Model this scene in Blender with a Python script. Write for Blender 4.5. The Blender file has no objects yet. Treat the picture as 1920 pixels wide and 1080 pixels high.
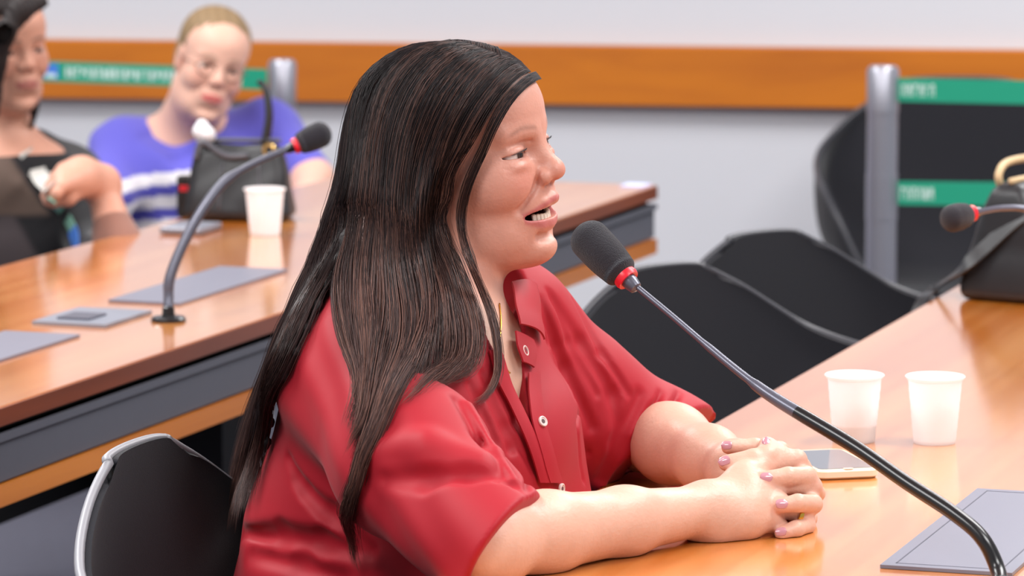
import bpy, math, random
import numpy as np
from mathutils import Matrix, Vector

random.seed(7)
rng = np.random.default_rng(7)
scene = bpy.context.scene
col = scene.collection
PI = math.pi
F32 = np.float32

# ------------------------------------------------------------------ camera
FPX = 8000.0                      # focal length in pixels of the 1920x1080 frame
CAMZ = 1.58
PITCH = math.atan(1050.0 / FPX)   # looking down
cam = bpy.data.cameras.new('camera')
cam.sensor_width = 36.0
cam.lens = FPX / 1920.0 * 36.0
cam.clip_end = 60
cam.dof.use_dof = True
cam.dof.focus_distance = 4.50
cam.dof.aperture_fstop = 8.2
cam_o = bpy.data.objects.new('camera', cam)
cam_o.location = (0, 0, CAMZ)
cam_o.rotation_euler = (PI / 2 - PITCH, 0, 0)
col.objects.link(cam_o)
scene.camera = cam_o
scene.view_settings.view_transform = 'Standard'
scene.view_settings.look = 'None'
scene.view_settings.gamma = 1.0
scene.view_settings.use_curve_mapping = False
scene.view_settings.exposure = 0.72

# ------------------------------------------------------------------ light
world = bpy.data.worlds.new('room_light')
scene.world = world
world.use_nodes = True
world.node_tree.nodes['Background'].inputs[0].default_value = (0.93, 0.96, 1.0, 1)
world.node_tree.nodes['Background'].inputs[1].default_value = 0.34


def area(name, loc, sx, sy, power, rot=(0, 0, 0), color=(1, 0.995, 0.99)):
    l = bpy.data.lights.new(name, 'AREA')
    l.shape = 'RECTANGLE'
    l.size = sx
    l.size_y = sy
    l.energy = power
    l.color = color
    o = bpy.data.objects.new(name, l)
    o.location = loc
    o.rotation_euler = rot
    col.objects.link(o)
    return o


# fluorescent ceiling panels of the meeting room
for (x, y) in ((-1.6, 2.6), (1.6, 2.6), (-1.6, 5.0), (1.6, 5.0), (-1.6, 7.6), (1.6, 7.6)):
    area('ceiling_panel_light', (x, y, 2.84), 1.2, 1.2, 46)


# ------------------------------------------------------------------ helpers
def ray(px, py):
    u, v = (px - 960.0) / FPX, (540.0 - py) / FPX
    c, s = math.cos(PITCH), math.sin(PITCH)
    return np.array([u, c + v * s, -s + v * c])


def at(px, py, d):
    """world point seen at a photo pixel, at a distance d along +Y"""
    r = ray(px, py)
    return np.array([0, 0, CAMZ]) + r * (d / r[1])


def onz(px, py, z):
    r = ray(px, py)
    return np.array([0, 0, CAMZ]) + r * ((z - CAMZ) / r[2])


def lin(r, g=None, b=None):
    if g is None:
        r, g, b = r
    f = lambda c: (c / 255.0 / 12.92) if c <= 10.3 else ((c / 255.0 + 0.055) / 1.055) ** 2.4
    return (f(r), f(g), f(b), 1.0)


MATS = {}


def mat(name, rgb, rough=0.5, spec=0.5, metal=0.0, bump=None, vary=None, coat=0.0, sss=0.0, vcol=False, sheen=0.0, trans=0.0):
    """procedural principled material; bump=(scale,strength,dist) vary=(scale,amount)"""
    m = bpy.data.materials.new(name)
    m.use_nodes = True
    nt = m.node_tree
    b = nt.nodes['Principled BSDF']
    b.inputs['Roughness'].default_value = rough
    b.inputs['Specular IOR Level'].default_value = spec
    b.inputs['Metallic'].default_value = metal
    b.inputs['Coat Weight'].default_value = coat
    b.inputs['Sheen Weight'].default_value = sheen
    b.inputs['Transmission Weight'].default_value = trans
    if sss:
        b.inputs['Subsurface Weight'].default_value = sss
        b.inputs['Subsurface Radius'].default_value = (0.012, 0.004, 0.002)
        b.inputs['Subsurface Scale'].default_value = 0.6
    c = lin(rgb)
    src = None
    if vcol:
        a = nt.nodes.new('ShaderNodeVertexColor')
        a.layer_name = 'Col'
        src = a.outputs['Color']
    else:
        b.inputs['Base Color'].default_value = c
    tc = nt.nodes.new('ShaderNodeTexCoord')
    if vary:
        n = nt.nodes.new('ShaderNodeTexNoise')
        n.inputs['Scale'].default_value = vary[0]
        n.inputs['Detail'].default_value = 4
        nt.links.new(tc.outputs['Object'], n.inputs['Vector'])
        mp = nt.nodes.new('ShaderNodeMapRange')
        mp.inputs['To Min'].default_value = 1 - vary[1]
        mp.inputs['To Max'].default_value = 1 + vary[1]
        nt.links.new(n.outputs['Fac'], mp.inputs['Value'])
        mx = nt.nodes.new('ShaderNodeMix')
        mx.data_type = 'RGBA'
        mx.blend_type = 'MULTIPLY'
        mx.inputs['Factor'].default_value = 1
        if src:
            nt.links.new(src, mx.inputs[6])
        else:
            mx.inputs[6].default_value = c
        nt.links.new(mp.outputs['Result'], mx.inputs[7])
        src = mx.outputs[2]
    if src:
        nt.links.new(src, b.inputs['Base Color'])
    if bump:
        n = nt.nodes.new('ShaderNodeTexNoise')
        n.inputs['Scale'].default_value = bump[0]
        n.inputs['Detail'].default_value = 5
        nt.links.new(tc.outputs['Object'], n.inputs['Vector'])
        bp = nt.nodes.new('ShaderNodeBump')
        bp.inputs['Strength'].default_value = bump[1]
        bp.inputs['Distance'].default_value = bump[2]
        nt.links.new(n.outputs['Fac'], bp.inputs['Height'])
        nt.links.new(bp.outputs['Normal'], b.inputs['Normal'])
    MATS[name] = m
    return m


def wood(name, dark, light, rough=0.25, ang=0.0, scale=1.0, coat=0.4, axis=1, bandscale=10.0):
    """lacquered wood, grain stretched along one local axis after a turn by ang"""
    m = bpy.data.materials.new(name)
    m.use_nodes = True
    nt = m.node_tree
    b = nt.nodes['Principled BSDF']
    b.inputs['Roughness'].default_value = rough
    b.inputs['Coat Weight'].default_value = coat
    b.inputs['Coat Roughness'].default_value = 0.12
    tc = nt.nodes.new('ShaderNodeTexCoord')
    mp = nt.nodes.new('ShaderNodeMapping')
    mp.inputs['Rotation'].default_value = (0, 0, ang)
    sc = [26 * scale, 26 * scale, 26 * scale]
    sc[axis] = 1.1 * scale
    mp2 = nt.nodes.new('ShaderNodeMapping')
    mp2.inputs['Scale'].default_value = sc
    nt.links.new(tc.outputs['Object'], mp.inputs['Vector'])
    nt.links.new(mp.outputs['Vector'], mp2.inputs['Vector'])
    n1 = nt.nodes.new('ShaderNodeTexNoise')
    n1.inputs['Scale'].default_value = 1.0
    n1.inputs['Detail'].default_value = 6
    n1.inputs['Distortion'].default_value = 0.6
    nt.links.new(mp2.outputs['Vector'], n1.inputs['Vector'])
    mp3 = nt.nodes.new('ShaderNodeMapping')
    s3 = [bandscale * 0.45] * 3
    s3[axis] = 0.5
    mp3.inputs['Scale'].default_value = s3
    nt.links.new(mp.outputs['Vector'], mp3.inputs['Vector'])
    n2 = nt.nodes.new('ShaderNodeTexNoise')
    n2.inputs['Scale'].default_value = 1.6
    n2.inputs['Detail'].default_value = 3
    nt.links.new(mp3.outputs['Vector'], n2.inputs['Vector'])
    ad = nt.nodes.new('ShaderNodeMath')
    ad.operation = 'ADD'
    nt.links.new(n1.outputs['Fac'], ad.inputs[0])
    nt.links.new(n2.outputs['Fac'], ad.inputs[1])
    r = nt.nodes.new('ShaderNodeValToRGB')
    r.color_ramp.elements[0].position = 0.41
    r.color_ramp.elements[0].color = lin(dark)
    r.color_ramp.elements[1].position = 0.60
    r.color_ramp.elements[1].color = lin(light)
    h = nt.nodes.new('ShaderNodeMath')
    h.operation = 'MULTIPLY'
    h.inputs[1].default_value = 0.5
    nt.links.new(ad.outputs[0], h.inputs[0])
    nt.links.new(h.outputs[0], r.inputs['Fac'])
    nt.links.new(r.outputs['Color'], b.inputs['Base Color'])
    MATS[name] = m
    return m


def root_loc(p):
    while p.parent:
        p = p.parent
    return np.array(p.location)


def obj(name, V, F, m, parent=None, smooth=True, local=False, vcol=None, sharp=None):
    V = np.asarray(V, dtype=float)
    if parent is not None and not local:
        V = V - root_loc(parent)
    me = bpy.data.meshes.new(name)
    if isinstance(F, np.ndarray):
        n_ = len(F)
        me.vertices.add(len(V)); me.vertices.foreach_set('co', V.astype(F32).ravel())
        me.loops.add(n_ * 4); me.loops.foreach_set('vertex_index', F.astype(np.int32).ravel())
        me.polygons.add(n_); me.polygons.foreach_set('loop_start', np.arange(0, n_ * 4, 4, dtype=np.int32))
        me.update(calc_edges=True)
    else:
        me.from_pydata(V.tolist(), [], F)
    me.materials.append(MATS[m] if isinstance(m, str) else m)
    me.polygons.foreach_set('use_smooth', np.full(len(me.polygons), bool(smooth)))
    if vcol is not None:
        ca = me.color_attributes.new('Col', 'FLOAT_COLOR', 'POINT')
        a = np.ones((len(V), 4), F32)
        a[:, :3] = vcol
        ca.data.foreach_set('color', a.ravel())
    me.update()
    if smooth and sharp:
        me.set_sharp_from_angle(angle=math.radians(sharp))
    o = bpy.data.objects.new(name, me)
    col.objects.link(o)
    if parent is not None:
        o.parent = parent
    return o


def tag(o, label=None, cat=None, group=None, kind=None):
    if label: o['label'] = label
    if cat: o['category'] = cat
    if group: o['group'] = group
    if kind: o['kind'] = kind
    return o


def thing(name, label, cat, loc=(0, 0, 0), rz=0.0, group=None):
    o = bpy.data.objects.new(name, None)
    o.empty_display_size = 0.05
    o.location = loc
    o.rotation_euler = (0, 0, rz)
    col.objects.link(o)
    return tag(o, label, cat, group)


class MB:
    def __init__(s):
        s.V = []; s.F = []

    def add(s, V, F):
        b = len(s.V)
        s.V += [tuple(map(float, v)) for v in V]
        s.F += [tuple(int(i) + b for i in f) for f in F]
        return s

    def box(s, c, size, ax=None, bev=0.0):
        """box with optional chamfer; ax = 3 axis vectors"""
        ax = np.eye(3) if ax is None else np.asarray(ax, float)
        c = np.asarray(c, float); h = np.asarray(size, float) / 2
        if bev <= 0:
            P = [c + ax[0] * (sx * h[0]) + ax[1] * (sy * h[1]) + ax[2] * (sz * h[2])
                 for sz in (-1, 1) for sy in (-1, 1) for sx in (-1, 1)]
            return s.add(P, [(0, 2, 3, 1), (4, 5, 7, 6), (0, 1, 5, 4), (2, 6, 7, 3), (0, 4, 6, 2), (1, 3, 7, 5)])
        P = []
        for (z, k) in ((-h[2], bev), (-h[2] + bev, 0), (h[2] - bev, 0), (h[2], bev)):
            hx, hy = h[0] - k, h[1] - k
            b2 = bev
            ring = [(-hx + b2, -hy), (hx - b2, -hy), (hx, -hy + b2), (hx, hy - b2), (hx - b2, hy), (-hx + b2, hy), (-hx, hy - b2), (-hx, -hy + b2)]
            P += [c + ax[0] * x + ax[1] * y + ax[2] * z for x, y in ring]
        F = [tuple(range(7, -1, -1)), tuple(range(24, 32))]
        for r in range(3):
            for i in range(8):
                j = (i + 1) % 8
                F.append((r * 8 + i, r * 8 + j, r * 8 + 8 + j, r * 8 + 8 + i))
        return s.add(P, F)

    def tube(s, pts, rad, n=10, cap=True):
        V, F = tube_vf(np.asarray(pts, float), rad, n, cap)
        return s.add(V, F)

    def lathe(s, prof, c, n=32, ax=None, closed=False):
        """prof: list of (r,z) around axis ax[2]"""
        ax = np.eye(3) if ax is None else np.asarray(ax, float)
        c = np.asarray(c, float)
        P = []
        for r, z in prof:
            for i in range(n):
                a = 2 * PI * i / n
                P.append(c + ax[0] * (r * math.cos(a)) + ax[1] * (r * math.sin(a)) + ax[2] * z)
        F = []
        m = len(prof)
        for k in range(m - 1 + (1 if closed else 0)):
            for i in range(n):
                j = (i + 1) % n
                k2 = (k + 1) % m
                F.append((k * n + i, k * n + j, k2 * n + j, k2 * n + i))
        if not closed:
            if prof[0][0] > 1e-6: F.append(tuple(range(n - 1, -1, -1)))
            if prof[-1][0] > 1e-6: F.append(tuple((m - 1) * n + i for i in range(n)))
        return s.add(P, F)

    def build(s, name, m, parent=None, smooth=False, sharp=None, local=False):
        return obj(name, s.V, s.F, m, parent, smooth, local, sharp=sharp)


def frames(P):
    T = np.gradient(P, axis=0)
    T /= np.linalg.norm(T, axis=1)[:, None] + 1e-12
    N = np.zeros_like(P)
    a = np.array([0, 0, 1.0]) if abs(T[0][2]) < 0.9 else np.array([1.0, 0, 0])
    n = a - T[0] * a.dot(T[0])
    N[0] = n / np.linalg.norm(n)
    for i in range(1, len(P)):
        n = N[i - 1] - T[i] * N[i - 1].dot(T[i])
        N[i] = n / (np.linalg.norm(n) + 1e-12)
    return T, N, np.cross(T, N)


def tube_vf(P, rad, n=10, cap=True):
    T, N, B = frames(P)
    R = np.full(len(P), rad) if np.isscalar(rad) else np.asarray(rad, float)
    a = np.arange(n) * 2 * PI / n
    V = (P[:, None] + R[:, None, None] * (np.cos(a)[None, :, None] * N[:, None] + np.sin(a)[None, :, None] * B[:, None])).reshape(-1, 3)
    F = []
    for k in range(len(P) - 1):
        for i in range(n):
            j = (i + 1) % n
            F.append((k * n + i, k * n + j, k * n + n + j, k * n + n + i))
    if cap:
        F.append(tuple(range(n - 1, -1, -1)))
        F.append(tuple((len(P) - 1) * n + i for i in range(n)))
    return V, F


def crv(pts, n=40):
    """Catmull-Rom through points"""
    P = np.asarray(pts, float)
    P = np.vstack([2 * P[0] - P[1], P, 2 * P[-1] - P[-2]])
    m = len(P) - 3
    t = np.linspace(0, m - 1e-9, n)
    k = t.astype(int)
    f = (t - k)[:, None]
    a, b, c, d = P[k], P[k + 1], P[k + 2], P[k + 3]
    return 0.5 * (2 * b + (c - a) * f + (2 * a - 5 * b + 4 * c - d) * f ** 2 + (3 * b - a - 3 * c + d) * f ** 3)


# ------------------------------------------------------------------ implicit surfaces (smooth blends of ellipsoids and tapered capsules)
class Frame:
    def __init__(s, o, M, sc=1.0):
        s.o = np.asarray(o, float); s.M = np.asarray(M, float); s.s = sc   # columns = local axes in world

    def w(s, p):
        return s.o + s.M @ (np.asarray(p, float) * s.s)


WORLD = Frame((0, 0, 0), np.eye(3))


class Sdf:
    def __init__(s):
        s.ops = []

    def _add(s, op, fn, k, c, R, fr):
        s.ops.append((op, fn, k * fr.s, fr.w(c), R * fr.s, fr))

    def ell(s, c, r, k=0.02, op='u', fr=WORLD, sym=False, ax=None):
        c = np.asarray(c, float); r = np.asarray(r, float)
        A = None if ax is None else np.asarray(ax, F32)
        c_, ir = c.astype(F32), (1.0 / r).astype(F32)
        rm = F32(-r.min())

        def fn(P):
            if sym:
                q = P.copy(); q[:, 1] = np.abs(q[:, 1]); q -= c_
            else:
                q = P - c_
            if A is not None: q = q @ A
            q *= ir
            k0 = np.sqrt(np.einsum('ij,ij->i', q, q)) + F32(1e-9)
            q *= ir
            k1 = np.sqrt(np.einsum('ij,ij->i', q, q)) + F32(1e-9)
            return np.where(k0 < 0.05, rm, k0 * (k0 - 1) / k1)
        cc = np.array([c[0], 0, c[2]]) if sym else c
        s._add(op, fn, k, cc, r.max() + (abs(c[1]) if sym else 0), fr)
        return s

    def cap(s, a, b, ra, rb=None, k=0.02, op='u', fr=WORLD, sym=False):
        a = np.asarray(a, float); b = np.asarray(b, float)
        rb = ra if rb is None else rb
        ba = (b - a); L2 = float(ba @ ba) + 1e-12
        a_, ba_, bl_ = a.astype(F32), ba.astype(F32), (ba / L2).astype(F32)
        r0, r1 = F32(ra), F32(rb - ra)

        def fn(P):
            q = P
            if sym:
                q = P.copy(); q[:, 1] = np.abs(q[:, 1])
            pa = q - a_
            h = np.minimum(np.maximum(pa @ bl_, F32(0)), F32(1))
            pa -= h[:, None] * ba_
            return np.sqrt(np.einsum('ij,ij->i', pa, pa)) - (r0 + r1 * h)
        c = (a + b) / 2
        R = math.sqrt(L2) / 2 + max(ra, rb)
        if sym:
            R += abs(c[1]); c = np.array([c[0], 0, c[2]])
        s._add(op, fn, k, c, R, fr)
        return s

    def poly(s, pts, rads, k=0.02, op='u', fr=WORLD, kj=None):
        for i in range(len(pts) - 1):
            s.cap(pts[i], pts[i + 1], rads[i], rads[i + 1], k=(k if i == 0 else (kj or k)), op=op, fr=fr)
        return s

    def box(s, c, h, rr=0.01, k=0.01, op='u', fr=WORLD, ax=None):
        c = np.asarray(c, float); h = np.asarray(h, float)
        A = None if ax is None else np.asarray(ax, float)

        def fn(P):
            q = P - c.astype(F32)
            if A is not None: q = q @ A.astype(F32)
            q = np.abs(q) - (h - rr).astype(F32)
            return np.sqrt((np.maximum(q, 0) ** 2).sum(1)) + np.minimum(q.max(1), 0) - rr
        s._add(op, fn, k, c, float(np.linalg.norm(h)), fr)
        return s

    def plane(s, p, n, k=0.002, fr=WORLD, c=None, R=9.0):
        """keep the side the normal points away from, within R of c"""
        p = np.asarray(p, float); n = np.asarray(n, float); n = n / np.linalg.norm(n)

        cc = np.asarray(p if c is None else c, float)

        def fn(P):
            e = -((P - p.astype(F32)) @ n.astype(F32))
            q = P - cc.astype(F32)
            return np.maximum(e, np.sqrt((q * q).sum(1)) - R).astype(F32)
        s._add('s', fn, k, cc, R, fr)
        return s

    def disp(s, fn, c, R, fr=WORLD):
        s._add('d', fn, 0, c, R, fr)
        return s

    def ev(s, P, ops=None):
        P = np.asarray(P, F32)
        d = np.full(len(P), 1.0, F32)
        cache = {}
        for op, fn, k, c, R, fr in (s.ops if ops is None else ops):
            key = id(fr)
            if key not in cache:
                cache[key] = P if fr is WORLD else ((P - fr.o.astype(F32)) @ (fr.M / fr.s).astype(F32))
            e = fn(cache[key])
            if fr.s != 1.0: e = e * F32(fr.s)
            if op == 'd':
                d = d + e
                continue
            if op == 's': e = -e
            if op == 'u':
                if k > 0:
                    h = np.maximum(k - np.abs(d - e), 0) / k
                    d = np.minimum(d, e) - h * h * k * 0.25
                else:
                    d = np.minimum(d, e)
            else:
                if k > 0:
                    h = np.maximum(k - np.abs(d - e), 0) / k
                    d = np.maximum(d, e) + h * h * k * 0.25
                else:
                    d = np.maximum(d, e)
        return d

    def near_pts(s, P):
        P = np.asarray(P, float)
        return [q for q in s.ops if (np.linalg.norm(P - q[3], axis=1).min() < q[4] * 1.05 + 2 * q[2] + .025)]

    def grad(s, P, h=0.0015, ops=None):
        P = np.asarray(P, F32)
        if ops is None: ops = s.near_pts(P)
        g = np.stack([s.ev(P + np.eye(3, dtype=F32)[i] * h, ops) - s.ev(P - np.eye(3, dtype=F32)[i] * h, ops) for i in range(3)], 1)
        return g / (np.linalg.norm(g, axis=1)[:, None] + 1e-9)

    def near_ray(s, r):
        o = np.array([0, 0, CAMZ])
        out = []
        for q in s.ops:
            v = q[3] - o
            if np.linalg.norm(v - r * v.dot(r)) < q[4] * 1.05 + 2 * q[2] + .012: out.append(q)
        return out

    def surf(s, px, py, d0=3.6, d1=6.0):
        """where the camera ray through a photo pixel first meets this surface -> point, normal"""
        r = ray(px, py); r = r / np.linalg.norm(r)
        t = np.arange(d0, d1, 0.004)
        P = np.array([0, 0, CAMZ]) + t[:, None] * r
        nr = s.near_ray(r)
        d = s.ev(P, nr)
        i = np.argmax(d < 0)
        if d[i] >= 0:
            i = int(np.argmin(d))
        p = P[max(i - 1, 0)]
        for _ in range(4):
            p = p + r * float(s.ev(p[None], nr)[0])
        return p, s.grad(p[None], ops=nr)[0].astype(float)

    def mesh(s, lo, hi, h, n=12):
        lo = np.asarray(lo, float); hi = np.asarray(hi, float)
        B = h * n
        nb = np.ceil((hi - lo) / B).astype(int)
        g = np.stack(np.meshgrid(*[np.arange(k) for k in nb], indexing='ij'), -1).reshape(-1, 3)
        C = lo + (g + 0.5) * B
        # cull by bound spheres, then by a point sample
        oc = np.array([o[3] for o in s.ops]); oR = np.array([o[4] * 1.05 + 2 * o[2] + 0.013 for o in s.ops])
        hd = B * 0.9
        d = s.ev(C)
        act = np.abs(d) < hd * 1.6
        g = g[act]; C = C[act]
        ax = np.arange(n + 1)
        loc = np.stack(np.meshgrid(ax, ax, ax, indexing='ij'), -1).reshape(-1, 3)
        tot = nb * n + 2
        VK, VP, FK = [], [], []
        key = lambda ijk: ((ijk[:, 0] + 1) * (tot[1] + 2) + ijk[:, 1] + 1) * (tot[2] + 2) + ijk[:, 2] + 1
        for b, c in zip(g, C):
            near = np.linalg.norm(oc - c, axis=1) < oR + hd + 0.002
            ops = [s.ops[i] for i in np.nonzero(near)[0]]
            if not ops: continue
            base = b * n
            P = lo + (base + loc) * h
            d = s.ev(P, ops)
            sg = d < 0
            if sg.all() or not sg.any(): continue
            D = d.reshape(n + 1, n + 1, n + 1); S = sg.reshape(n + 1, n + 1, n + 1)
            cnt = np.zeros((n, n, n), np.int8)
            for i in (0, 1):
                for j in (0, 1):
                    for k in (0, 1):
                        cnt += S[i:n + i, j:n + j, k:n + k]
            ci = np.argwhere((cnt > 0) & (cnt < 8))
            if len(ci):
                co = np.array([(i, j, k) for i in (0, 1) for j in (0, 1) for k in (0, 1)])
                q = ci[:, None] + co[None]
                dv = D[q[..., 0], q[..., 1], q[..., 2]]
                acc = np.zeros((len(ci), 3)); num = np.zeros(len(ci))
                for e0 in range(8):
                    for e1 in range(e0 + 1, 8):
                        df = np.abs(co[e0] - co[e1])
                        if df.sum() != 1: continue
                        a, bb = dv[:, e0], dv[:, e1]
                        cr = (a < 0) != (bb < 0)
                        t = np.where(cr, a / np.where(cr, a - bb, 1), 0)
                        acc += cr[:, None] * (co[e0] + t[:, None] * (co[e1] - co[e0]))
                        num += cr
                p = ci + acc / num[:, None]
                VK.append(key(base + ci)); VP.append(lo + (base + p) * h)
            for axx in range(3):
                o1, o2 = [(1, 2), (2, 0), (0, 1)][axx]
                sl0 = S[:n, :n, :n]
                sl1 = (S[1:, :n, :n], S[:n, 1:, :n], S[:n, :n, 1:])[axx]
                e = np.argwhere(sl0 != sl1)
                if not len(e): continue
                s0 = sl0[e[:, 0], e[:, 1], e[:, 2]]
                u = np.zeros(3, int); u[o1] = 1
                v = np.zeros(3, int); v[o2] = 1
                E = base + e
                Q = np.stack([key(E - u - v), key(E - v), key(E), key(E - u)], 1)
                Q[~s0] = Q[~s0][:, ::-1]
                FK.append(Q)
        if not VK:
            return np.zeros((0, 3)), np.zeros((0, 4), int)
        VK = np.concatenate(VK); VP = np.concatenate(VP); FK = np.concatenate(FK)
        VK, i = np.unique(VK, return_index=True)
        VP = VP[i]
        ix = np.searchsorted(VK, FK)
        ok = (ix < len(VK)).all(1)
        ix = np.minimum(ix, len(VK) - 1)
        ok &= (VK[ix] == FK).all(1)
        return VP, ix[ok]


def mixc(A, B, t):
    return A + (np.asarray(B)[None, :3] - A) * np.clip(t, 0, 1)[:, None]


def sstep(x, a, b):
    t = np.clip((x - a) / (b - a), 0, 1)
    return t * t * (3 - 2 * t)

# ------------------------------------------------------------------ materials
mat('wall_paint', (208, 209, 215), 0.7, 0.3, bump=(60, 0.05, 0.002), vary=(3, 0.015))
mat('ceiling_paint', (236, 236, 236), 0.8, 0.2)
mat('carpet', (92, 92, 104), 0.95, 0.1, bump=(400, 0.5, 0.004), vary=(40, 0.12))
mat('black_fabric', (28, 28, 34), 0.85, 0.25, bump=(900, 0.35, 0.001), vary=(300, 0.15), sheen=0.12)
mat('shell_edge', (150, 150, 156), 0.4, 0.5)
mat('shell_edge_dark', (58, 58, 64), 0.4, 0.5)
mat('chrome', (190, 190, 195), 0.25, 0.5, metal=1.0)
mat('post_steel', (168, 168, 178), 0.38, 0.5, metal=0.85, vary=(8, 0.06))
mat('belt_green', (30, 150, 118), 0.6, 0.3, bump=(700, 0.2, 0.001))
mat('belt_print', (205, 228, 220), 0.6, 0.3)
mat('belt_emblem', (70, 120, 205), 0.6, 0.3)
mat('gray_laminate', (84, 85, 94), 0.5, 0.4, vary=(30, 0.04))
mat('black_panel', (24, 24, 28), 0.6, 0.3)
mat('pad_leather', (122, 122, 136), 0.36, 0.5, bump=(500, 0.15, 0.0006))
mat('pad_stitch', (86, 86, 98), 0.5, 0.4)
mat('plate_metal', (140, 144, 156), 0.4, 0.5, metal=0.3)
mat('black_plastic', (20, 20, 23), 0.28, 0.5, coat=0.2)
mat('stem_gray', (96, 97, 110), 0.3, 0.5, metal=0.4)
mat('foam', (44, 42, 48), 0.95, 0.15, bump=(900, 0.9, 0.002), vary=(600, 0.3), sheen=0.2)
mat('red_ring', (222, 30, 48), 0.35, 0.5)
mat('phone_case', (232, 216, 190), 0.35, 0.5)
mat('phone_screen', (92, 96, 106), 0.12, 0.5, coat=0.5)
mat('paper', (205, 212, 245), 0.7, 0.3)
mat('bag_leather', (28, 28, 32), 0.42, 0.5, bump=(160, 0.25, 0.001), vary=(20, 0.1))
mat('bag_seam', (84, 84, 92), 0.45, 0.5)
mat('bag_trim', (206, 178, 138), 0.5, 0.4, vary=(60, 0.2))
mat('brass', (214, 180, 110), 0.28, 0.5, metal=0.9)
mat('gold', (222, 178, 78), 0.22, 0.5, metal=1.0)
mat('drink', (112, 60, 74), 0.2, 0.5)
wood('table_wood', (200, 112, 32), (224, 146, 74), 0.18, math.radians(18.4), 1.0, 1.0)
wood('edge_wood', (96, 42, 20), (126, 58, 28), 0.4, math.radians(18.4), 1.0, 0.2)
wood('strip_wood', (176, 98, 30), (204, 124, 48), 0.35, math.radians(18.4), 1.0, 0.2)
wood('rail_wood', (180, 96, 0), (196, 110, 2), 0.5, 0.0, 0.6, 0.05, axis=0)

# thin translucent cup plastic
m = bpy.data.materials.new('cup_plastic'); m.use_nodes = True
nt = m.node_tree; b = nt.nodes['Principled BSDF']
b.inputs['Base Color'].default_value = lin(252, 252, 253); b.inputs['Roughness'].default_value = 0.35
tl = nt.nodes.new('ShaderNodeBsdfTranslucent'); tl.inputs['Color'].default_value = lin(250, 248, 250)
tp = nt.nodes.new('ShaderNodeBsdfTransparent')
m1 = nt.nodes.new('ShaderNodeMixShader'); m1.inputs[0].default_value = 0.35
m2 = nt.nodes.new('ShaderNodeMixShader'); m2.inputs[0].default_value = 0.15
nt.links.new(b.outputs[0], m1.inputs[1]); nt.links.new(tl.outputs[0], m1.inputs[2])
nt.links.new(m1.outputs[0], m2.inputs[1]); nt.links.new(tp.outputs[0], m2.inputs[2])
nt.links.new(m2.outputs[0], nt.nodes['Material Output'].inputs['Surface'])
MATS['cup_plastic'] = m

# ------------------------------------------------------------------ room
WA = math.radians(8.4)
wdir = np.array([math.cos(WA), -math.sin(WA), 0]); wnor = np.array([math.sin(WA), math.cos(WA), 0])
WC = np.array([0, 9.6, 0])
UPV = np.array([0, 0, 1.0])
tag(MB().box(WC + wnor * 0.06 + UPV * 1.45, (9, 0.12, 2.9), (wdir, wnor, UPV)).build('wall_back', 'wall_paint'), kind='structure')
tag(MB().box((0, 4.5, -0.05), (9, 13, 0.1)).build('floor', 'carpet'), kind='structure')
tag(MB().box((0, 4.5, 2.95), (9, 13, 0.1)).build('ceiling', 'ceiling_paint'), kind='structure')
rail = MB().box(WC - wnor * 0.024 + UPV * 0.808, (8.8, 0.048, 0.134), (wdir, wnor, UPV), bev=0.004).build('trim_1', 'rail_wood')
tag(rail, 'orange varnished wooden rail running along the white wall', kind='structure')


# ------------------------------------------------------------------ tables
TZ = 0.74


def slab(P, z0, z1):
    """prism over a plan polygon"""
    n = len(P)
    V = [(p[0], p[1], z0) for p in P] + [(p[0], p[1], z1) for p in P]
    F = [tuple(range(n - 1, -1, -1)), tuple(range(n, 2 * n))]
    F += [(i, (i + 1) % n, n + (i + 1) % n, n + i) for i in range(n)]
    return V, F


def ccw(P):
    a = sum(P[i][0] * P[(i + 1) % len(P)][1] - P[(i + 1) % len(P)][0] * P[i][1] for i in range(len(P)))
    return P if a > 0 else P[::-1]


def quad(o, e, w, t0, t1, s0, s1):
    o, e, w = np.asarray(o)[:2], np.asarray(e)[:2], np.asarray(w)[:2]
    return ccw([tuple(o + e * t + w * s) for t, s in ((t0, s0), (t1, s0), (t1, s1), (t0, s1))])


E1 = np.array([0.316, 0.949]); W1 = np.array([0.949, -0.316]); O1 = np.array([0.244, 5.13])
t = thing('conference_table', 'long varnished orange wood conference table the woman in red leans on', 'table', (0.6, 5.1, 0))
T1a, T1b = -1.75, 1.87
top = obj('tabletop', *slab(quad(O1, E1, W1, T1a, T1b, 0.003, 0.80), TZ - 0.018, TZ), 'table_wood', t, smooth=False)
obj('edge_band', *slab(quad(O1, E1, W1, T1a, T1b, 0.0, 0.803), TZ - 0.034, TZ - 0.0015), 'edge_wood', t, smooth=False)
obj('apron', *slab(quad(O1, E1, W1, T1a + 0.05, T1b - 0.05, 0.45, 0.76), TZ - 0.12, TZ - 0.036), 'gray_laminate', t, smooth=False)
for tt in (T1a + 0.12, T1b - 0.2):
    obj('leg', *slab(quad(O1, E1, W1, tt, tt + 0.08, 0.48, 0.74), 0, TZ - 0.12), 'black_panel', t, smooth=False)

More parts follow.
